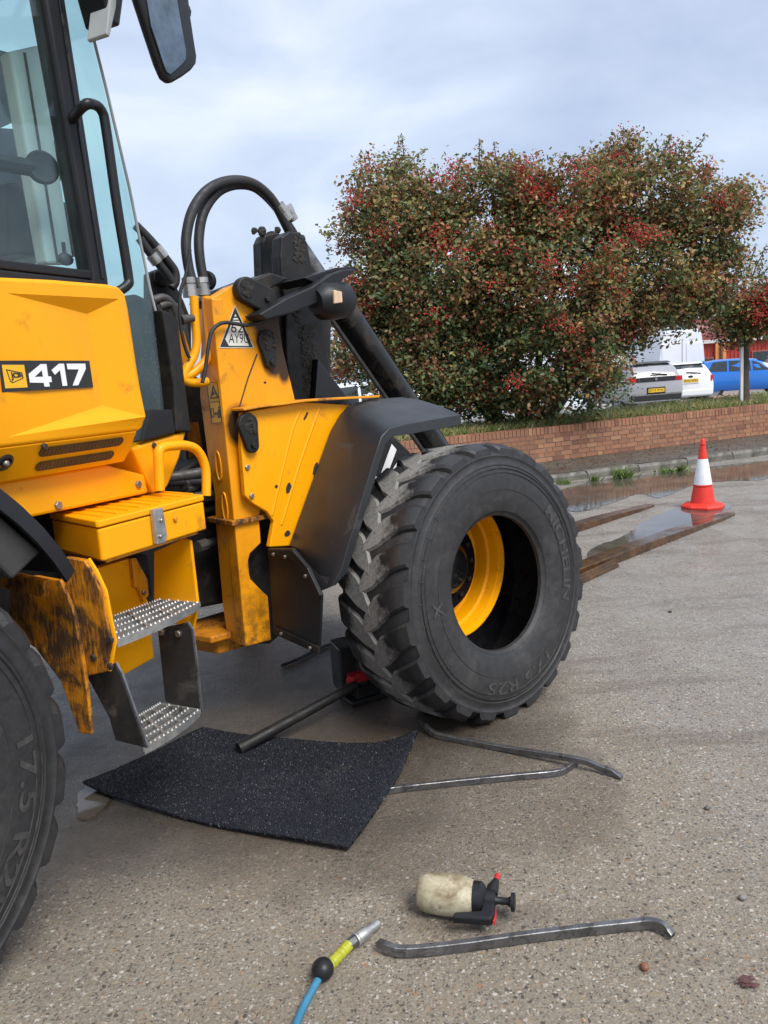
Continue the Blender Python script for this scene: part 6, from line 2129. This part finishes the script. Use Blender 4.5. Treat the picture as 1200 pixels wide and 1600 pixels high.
def car(name, label, cat, loc, rz, paint, L, W, H, prof, glass, lamp_z, plate=None, plate_z=0.75, dark_low=True, light_bar=False, emblem=None, tall=False):
    """prof: stations from the tail to the nose: (x, z low, z belt, z roof, half width at belt, half width at roof)"""
    o = thing(name, label, cat, loc, rz, 'parked vehicles behind the wall')
    mb = MB()
    loops = []
    for (x, zl, zb, zr, wb, wr) in prof:
        half = [(wb * .90, zl), (wb * .98, zl + .10), (wb, lerp(zl, zb, .45)), (wb * .985, lerp(zl, zb, .8)), (wb * .95, zb), (lerp(wb * .95, wr, .5), lerp(zb, zr, .5)), (wr, lerp(zb, zr, .88)), (wr * .82, zr - .01), (0.0, zr)]
        pts_ = [(x, y, z) for y, z in half] + [(x, -y, z) for y, z in reversed(half[:-1])]
        loops.append(pts_)
    mb.loft(loops)
    body = obj('body', mb, paint, o, smooth=38)
    for s in (-1, 1):
        for q in glass.get('side', []):
            m_ = MB()
            P_ = []
            for (x, f) in q:
                # find station
                for i in range(len(prof) - 1):
                    if prof[i][0] <= x <= prof[i + 1][0]:
                        break
                k = (x - prof[i][0]) / (prof[i + 1][0] - prof[i][0])
                st = [lerp(a, b, k) for a, b in zip(prof[i], prof[i + 1])]
                z = lerp(st[2], st[3], f)
                y = lerp(st[4] * .95, st[5], min(1, f / .88))
                P_.append((x, s * (y + 0.004), z))
            m_.poly([P_], (0, s * 0.008, 0))
            obj('side_window', m_, M['car_glass'], o)
    for key, nm in (('rear', 'rear_window'), ('wind', 'windscreen')):
        if key in glass:
            x0, z0, w0, x1, z1, w1 = glass[key]
            sg = -1 if key == 'rear' else 1
            m_ = MB()
            m_.poly([[(x0, -w0, z0), (x0 + sg * .03, 0, z0), (x0, w0, z0), (x1, w1, z1), (x1 + sg * .02, 0, z1), (x1, -w1, z1)]], (sg * 0.012, 0, 0.006))
            gw = obj(nm, m_, M['car_glass'], o)
            if key == 'rear':
                m_ = MB()
                m_.obox((x0 - .035, -0.12, z0 + .04), (0.01, 0, 0), (0, 0.26, 0.03), (0, 0.0, 0.02))
                obj('wiper', m_, M['car_black'], o)
                m_ = MB()
                m_.loft([[(x1 - .09, y, z1 + .015), (x1 + .1, y * .96, z1 + .05), (x1 + .1, y * .96, z1 + .08), (x1 - .08, y, z1 + .05)] for y in (-w1 * 1.05, w1 * 1.05)])
                obj('roof_spoiler', m_, M['car_black'] if tall else paint, o, bevel=0.01)
    x_r = prof[0][0]
    wb = prof[1][4]
    for s in (-1, 1):
        m_ = MB()
        z0, z1, wl, ww = lamp_z
        m_.loft([[(x_r - .005, s * (wb - ww), z), (x_r - .01, s * (wb - 0.10), z), (x_r + .05, s * (wb + 0.002), z), (x_r + .22, s * (wb + 0.006), z), (x_r + .22, s * (wb - .06), z), (x_r + .08, s * (wb - ww), z)] for z in (z0, z1)])
        obj('tail_lamp', m_, M['tail_red'], o, bevel=0.01)
    if light_bar:
        m_ = MB()
        m_.box((x_r - .012, -(wb - lamp_z[3]), lamp_z[0] + .01), (x_r + .03, wb - lamp_z[3], lamp_z[1] - .005))
        obj('light_bar', m_, M['car_black'], o)
    if dark_low:
        m_ = MB()
        z = prof[0][1]
        m_.box((x_r - .035, -wb * .93, z - .02), (x_r + .2, wb * .93, z + .20))
        obj('lower_bumper', m_, M['car_black'] if dark_low == 1 else paint, o, bevel=0.04)
        m_ = MB()
        m_.box((x_r - .05, -wb * .85, z - .05), (x_r + .1, wb * .85, z - .015))
        obj('bumper_strip', m_, M['rim_silver'], o)
    if plate:
        m_ = MB()
        m_.box((x_r - .022, -.30, plate_z - .10), (x_r - .004, .30, plate_z + .10))
        pr = obj('plate_recess', m_, M['car_black'] if light_bar else paint, o, bevel=0.01)
        m_ = MB()
        m_.box((x_r - .032, -.26, plate_z - .058), (x_r - .023, .26, plate_z + .058))
        pl = obj('number_plate', m_, M['plate_yellow'], o)
        m_ = MB()
        letter(m_, plate, bil((x_r - .034, .235, plate_z - .036), (x_r - .034, -.235, plate_z - .036), (x_r - .034, -.235, plate_z + .036), (x_r - .034, .235, plate_z + .036)), 0.02)
        obj('plate_characters', m_, M['print_black'], pl)
    if emblem:
        m_ = MB()
        m_.lathe([(0, .05), (.012, .045), (.014, .001)], 14, (x_r - .014, 0, emblem[0]), (-1, 0, 0))
        for v in range(len(m_.v)):
            x, y, z = m_.v[v]
            m_.v[v] = (x, y * emblem[1], z)
        obj('emblem', m_, M['rim_silver'] if emblem[2] else M['car_black'], o, smooth=40)
    # wheels
    wheel_r = 0.33 if not tall else 0.35
    for xw in (x_r + L * 0.19, x_r + L * 0.79):
        for s in (-1, 1):
            m_ = MB()
            m_.lathe([(-.10, wheel_r - .09), (-.10, wheel_r - .01), (-.08, wheel_r), (.08, wheel_r), (.10, wheel_r - .01), (.10, wheel_r - .09), (.04, wheel_r - .1)], 24, (xw, s * (wb - .09), wheel_r), (0, s, 0))
            wh = obj('wheel', m_, M['tyre'], o, smooth=40)
            m_ = MB()
            m_.lathe([(.085, wheel_r - .085), (.07, wheel_r - .12), (.05, .05), (.075, .04), (.075, .001)], 20, (xw, s * (wb - .09), wheel_r), (0, s, 0))
            obj('wheel_trim', m_, M['rim_silver'], wh, smooth=30)
            m_ = MB()
            m_.lathe([(.0, wheel_r + .05), (.102, wheel_r + .05), (.102, wheel_r - .02), (.0, wheel_r - .02)], 24, (xw, s * (wb - .10), wheel_r + .01), (0, s, 0))
            obj('wheel_arch', m_, M['car_black'], o, smooth=40)
    return o

def hatch_prof(L, W, H, low=.28):
    hb = W / 2
    return [(0.0, low + .05, .95, 1.02, hb * .86, hb * .80), (0.05, low, .98, 1.10, hb * .93, hb * .80), (.20, low, 1.0, H * .86, hb * .98, hb * .76), (.42, low, 1.0, H * .96, hb, hb * .76), (.9, low, .98, H, hb, hb * .76),
            (1.7, low, .96, H, hb, hb * .77), (2.25, low, .95, H * .975, hb, hb * .76), (2.65, low, .95, H * .86, hb * .995, hb * .78), (3.05, low, .94, 1.02, hb * .99, hb * .82), (3.6, low, .88, .94, hb * .96, hb * .78),
            (L - .15, low, .76, .80, hb * .86, hb * .66), (L, low + .1, .62, .66, hb * .68, hb * .5)]
hatch_glass = {'side': [[(.55, .12), (1.25, .10), (1.25, .86), (.75, .84)], [(1.32, .10), (2.1, .10), (2.08, .84), (1.32, .86)], [(2.18, .10), (2.78, .15), (2.42, .72), (2.16, .82)]],
               'rear': (0.065, 1.08, .60, 0.36, 1.42, .53), 'wind': (3.02, 1.04, .62, 2.36, 1.44, .54)}
def place(px, depth_y):
    return None
# silver grey SUV seen from behind
suvp = [(0.0, .42, 1.02, 1.10, .84, .78), (0.04, .36, 1.05, 1.18, .90, .78), (.18, .36, 1.06, 1.42, .92, .73), (.42, .36, 1.06, 1.56, .93, .70), (.9, .34, 1.04, 1.61, .93, .70), (1.8, .32, 1.02, 1.62, .93, .71),
        (2.4, .32, 1.01, 1.58, .93, .71), (2.8, .32, 1.00, 1.42, .92, .72), (3.2, .32, .99, 1.10, .92, .78), (3.9, .34, .94, 1.02, .90, .74), (4.3, .36, .82, .88, .80, .62), (4.45, .45, .70, .74, .62, .5)]
suvg = {'side': [[(.5, .12), (1.3, .10), (1.3, .86), (.75, .84)], [(1.36, .10), (2.2, .10), (2.18, .84), (1.36, .86)], [(2.28, .10), (2.9, .15), (2.5, .72), (2.26, .82)]],
        'rear': (0.055, 1.17, .66, 0.34, 1.53, .58), 'wind': (3.18, 1.12, .66, 2.46, 1.54, .56)}
qs = [(8.675, 24.000, 0.912)][0]
car('grey_suv', 'silver grey SUV seen from behind, nearest to the big tree', 'car', (qs[0], qs[1], 0), R(97), car_paint('silver_grey_paint', (0.33, 0.33, 0.36)), 4.45, 1.86, 1.62, suvp, suvg, (0.98, 1.13, 0, .26), 'EY17 PYX', .72, 1, True, (1.06, .8, True), tall=True)
qw = [(10.966, 27.000, 0.742)][0]
car('white_hatchback', 'white hatchback seen from behind, between the grey SUV and the blue car', 'car', (qw[0], qw[1], 0), R(92), car_paint('white_paint', (0.74, 0.75, 0.77)), 4.3, 1.82, 1.48, hatch_prof(4.3, 1.82, 1.48, .30), hatch_glass, (.80, 1.02, 0, .14), 'SD15 XDH', .86, 2, False, (1.0, 1.8, False))
qb = [(13.464, 31.000, 0.555)][0]
car('blue_hatchback', 'bright blue hatchback seen from the side in front of the red building', 'car', (qb[0] - .6, qb[1] + .6, 0), R(-18), car_paint('bright_blue_paint', (0.012, 0.16, 0.60)), 4.0, 1.74, 1.50, hatch_prof(4.0, 1.74, 1.50, .26), hatch_glass, (.80, 1.0, 0, .2), None)
qg = [(17.989, 36.000, 0.518)][0]
car('grey_car', 'dark car behind the blue hatchback at the right edge', 'car', (qg[0], qg[1], 0), R(-15), car_paint('dark_grey_paint', (0.06, 0.065, 0.07)), 4.2, 1.8, 1.52, hatch_prof(4.2, 1.8, 1.52), hatch_glass, (.80, 1.0, 0, .2), None)
ql = [(-1.179, 20.000, 1.411)][0]
car('white_car', 'white car glimpsed under the tree behind the black ram', 'car', (ql[0] - 0.6, ql[1], 0), R(8), car_paint('white_paint_b', (0.70, 0.73, 0.78)), 4.2, 1.8, 1.60, hatch_prof(4.2, 1.8, 1.60), hatch_glass, (.80, 1.0, 0, .2), None)
qm = [(3.344, 20.000, 1.099)][0]
car('pale_car', 'pale car glimpsed through the gap low in the big tree', 'car', (qm[0] - 2.2, qm[1], 0), R(4), car_paint('pale_silver_paint', (0.62, 0.66, 0.72)), 4.2, 1.8, 1.50, hatch_prof(4.2, 1.8, 1.50), hatch_glass, (.80, 1.0, 0, .2), None)

# white van
qv = [(12.455, 31.500, 0.751)][0]
van = thing('white_van', 'tall white panel van seen from behind above the white hatchback', 'van', (qv[0], qv[1], 0), R(92), 'parked vehicles behind the wall')
vpaint = car_paint('van_white_paint', (0.70, 0.72, 0.76))
vb = MB()
vl = []
for (x, zt, w) in ((0.0, 2.68, .93), (.08, 2.76, .97), (.4, 2.80, .98), (3.6, 2.80, .98), (4.1, 2.55, .97), (4.7, 1.6, .95), (5.3, 1.25, .92), (5.45, .9, .85)):
    vl.append([(x, -w, .45), (x, w, .45), (x, w + .02, 1.2 if zt > 1.3 else zt * .8), (x, w - .06, max(1.25, zt * .78) if zt > 1.3 else zt * .9), (x, w - .16, zt - .12), (x, w - .30, zt), (x, -w + .30, zt), (x, -w + .16, zt - .12), (x, -w + .06, max(1.25, zt * .78) if zt > 1.3 else zt * .9), (x, -w - .02, 1.2 if zt > 1.3 else zt * .8)])
vb.loft(vl)
obj('body', vb, vpaint, van, smooth=35)
m_ = MB()
m_.box((-.012, -.006, .55), (.01, .006, 2.42))
obj('door_gap', m_, M['car_black'], van)
for s in (-1, 1):
    m_ = MB()
    m_.box((-.02, s * .50 - .33, 1.10), (-.004, s * .50 + .33, 2.25))
    obj('rear_door_panel', m_, vpaint, van, bevel=0.03)
    m_ = MB()
    m_.box((-.03, s * .93 - .07, .95), (.06, s * .93 + .07, 1.45))
    obj('tail_lamp', m_, M['tail_red'], van, bevel=0.02)
    for xw in (1.0, 4.5):
        m_ = MB()
        m_.lathe([(-.11, .22), (-.11, .34), (.11, .34), (.11, .22), (.05, .20), (.05, .001)], 20, (xw, s * .85, .34), (0, s, 0))
        obj('wheel', m_, M['tyre'], van, smooth=35)
m_ = MB()
m_.box((-.025, -.08, 1.02), (-.005, -.03, 1.10))
obj('door_handle', m_, M['car_black'], van)
m_ = MB()
m_.box((-.06, -.9, .42), (.1, .9, .62))
obj('rear_bumper', m_, M['car_black'], van, bevel=0.03)

# pinkish kerb block lying in the car park
qk = [(12.556, 28.000, 0.423)][0]
tag(obj('concrete_block', MB().loft([[(-.55, -.2, 0), (.55, -.2, 0), (.55, .2, 0), (-.55, .2, 0)], [(-.5, -.17, .22), (.5, -.17, .22), (.5, .17, .22), (-.5, .17, .22)]]), simple('pinkish_concrete', (0.40, 0.24, 0.20), 0.8, var=0.2), loc=(qk[0], qk[1], 0.0), rot=(0, 0, R(12)), bevel=0.03), 'pinkish block on the ground beside the blue hatchback', 'block')

# ------------------------------------------------------------------ red building
bl0 = Vector([(18.912, 46.000, 0.123)][0])
BA = R(-6)
red_clad = simple('red_corrugated_cladding', (0.36, 0.040, 0.028), 0.5, var=0.12, vscale=2)
red_roof = simple('dark_red_sheet_roof', (0.21, 0.045, 0.045), 0.5, var=0.15, vscale=2)
bld = thing('red_building', 'low red corrugated industrial building with rounded eaves and orange post', 'building', (bl0.x, bl0.y, 0), BA)
def corr(x0, x1, pitch, depth, fn):
    mb = MB()
    n = int((x1 - x0) / pitch * 4)
    rows_ = []
    for i in range(n + 1):
        x = x0 + (x1 - x0) * i / n
        d = depth * (1 if (i % 4) in (0, 1) else -1) * 0.5
        rows_.append(fn(x, d))
    k = len(rows_[0])
    mb.add([p for r_ in rows_ for p in r_], [(i * k + j, (i + 1) * k + j, (i + 1) * k + j + 1, i * k + j + 1) for i in range(n) for j in range(k - 1)])
    return mb
obj('wall_cladding', corr(0.2, 22, 0.22, 0.05, lambda x, d: [(x, d, 0), (x, d, 2.42)]), red_clad, bld)
obj('roof_sheet', corr(0.2, 22, 0.22, 0.05, lambda x, d: [(x, -0.15 + (1.0 + d) * (1 - math.cos(a)), 2.62 + (1.25 + d) * math.sin(a)) for a in [R(k * 15) for k in range(7)]] + [(x, 6, 3.95 + d)]), red_roof, bld)
obj('fascia', MB().box((0.2, -0.22, 2.42), (22, -0.04, 2.62)), simple('pale_fascia', (0.62, 0.55, 0.54), 0.5), bld)
obj('corner_post', MB().box((1.15, -0.20, 0), (1.75, -0.05, 2.42)), simple('orange_post', (0.72, 0.27, 0.07), 0.5), bld)
obj('downpipe', MB().tube([(1.45, -.25, 0), (1.45, -.25, 2.42)], 0.09, 10), simple('dark_pipe', (0.14, 0.06, 0.03), 0.5), bld, smooth=40)
for (x0, x1, z0, z1) in ((0.55, 1.0, 0.2, 1.55), (3.3, 5.2, .75, 1.75), (5.9, 7.8, .75, 1.75), (9, 11, .75, 1.75)):
    wf = obj('window', MB().box((x0 - .08, -.10, z0 - .08), (x1 + .08, -.03, z1 + .08)), simple('window_frame', (0.32, 0.09, 0.07), 0.5), bld)
    obj('pane', MB().box((x0, -.13, z0), ((x0 + x1) / 2 - .03, -.105, z1)), M['car_glass'], wf)
    obj('pane', MB().box(((x0 + x1) / 2 + .03, -.13, z0), (x1, -.105, z1)), M['car_glass'], wf)
obj('side_wall', MB().box((0.3, 0.1, 0), (21.9, 11.9, 2.6)), red_clad, bld)

# hedge and trees far behind
def far_tree(name, label, px, Y_, rx, rz, col, n, z0=0.0):
    q = px
    o = thing(name, label, 'tree', (q[0], q[1], 0), 0, 'trees far behind the car park')
    nb_ = 9
    cs_ = [np.array([rng.normal(0, rx * .45), rng.normal(0, rx * .3), z0 + rz * (0.55 + rng.normal(0, .18))]) for _ in range(nb_)]
    P_ = np.concatenate([c + unit(n // nb_) * np.array([rx * .5, rx * .5, rz * .38]) * (0.5 + 0.6 * rng.random((n // nb_, 1))) for c in cs_])
    P_ = P_[P_[:, 2] > 0.3]
    c_ = np.array([col]) * (0.6 + 0.8 * rng.random((len(P_), 1)))
    V, F, C = leaves(P_, rng.uniform(.25, .5, len(P_)), c_)
    m__ = bpy.data.objects.new('crown', fast_mesh('crown', V, F, M['leaf'], C))
    COL.objects.link(m__)
    m__.parent = o
    obj('trunk', MB().tube([(0, 0, 0), (0.05, 0, rz * .4), (0, 0, rz * .8)], [.25, .2, .08], 8), M['bark'], o, smooth=50)
far_tree('pale_tree', 'pale grey-green tree above the red building roof', [(30.837, 75.000, 4.038)][0], 75, 4.5, 8.2, (0.17, 0.19, 0.13), 2600)
far_tree('far_tree', 'grey-green tree far behind, seen left of the ram', [(-4.073, 70.000, 1.618)][0], 70, 4.5, 4.0, (0.07, 0.09, 0.05), 1800)
far_tree('far_tree', 'dull green tree far behind the berry tree, hidden by its leaves', [(7.485, 80.000, 0.784)][0], 80, 6, 4.5, (0.07, 0.09, 0.05), 1800)
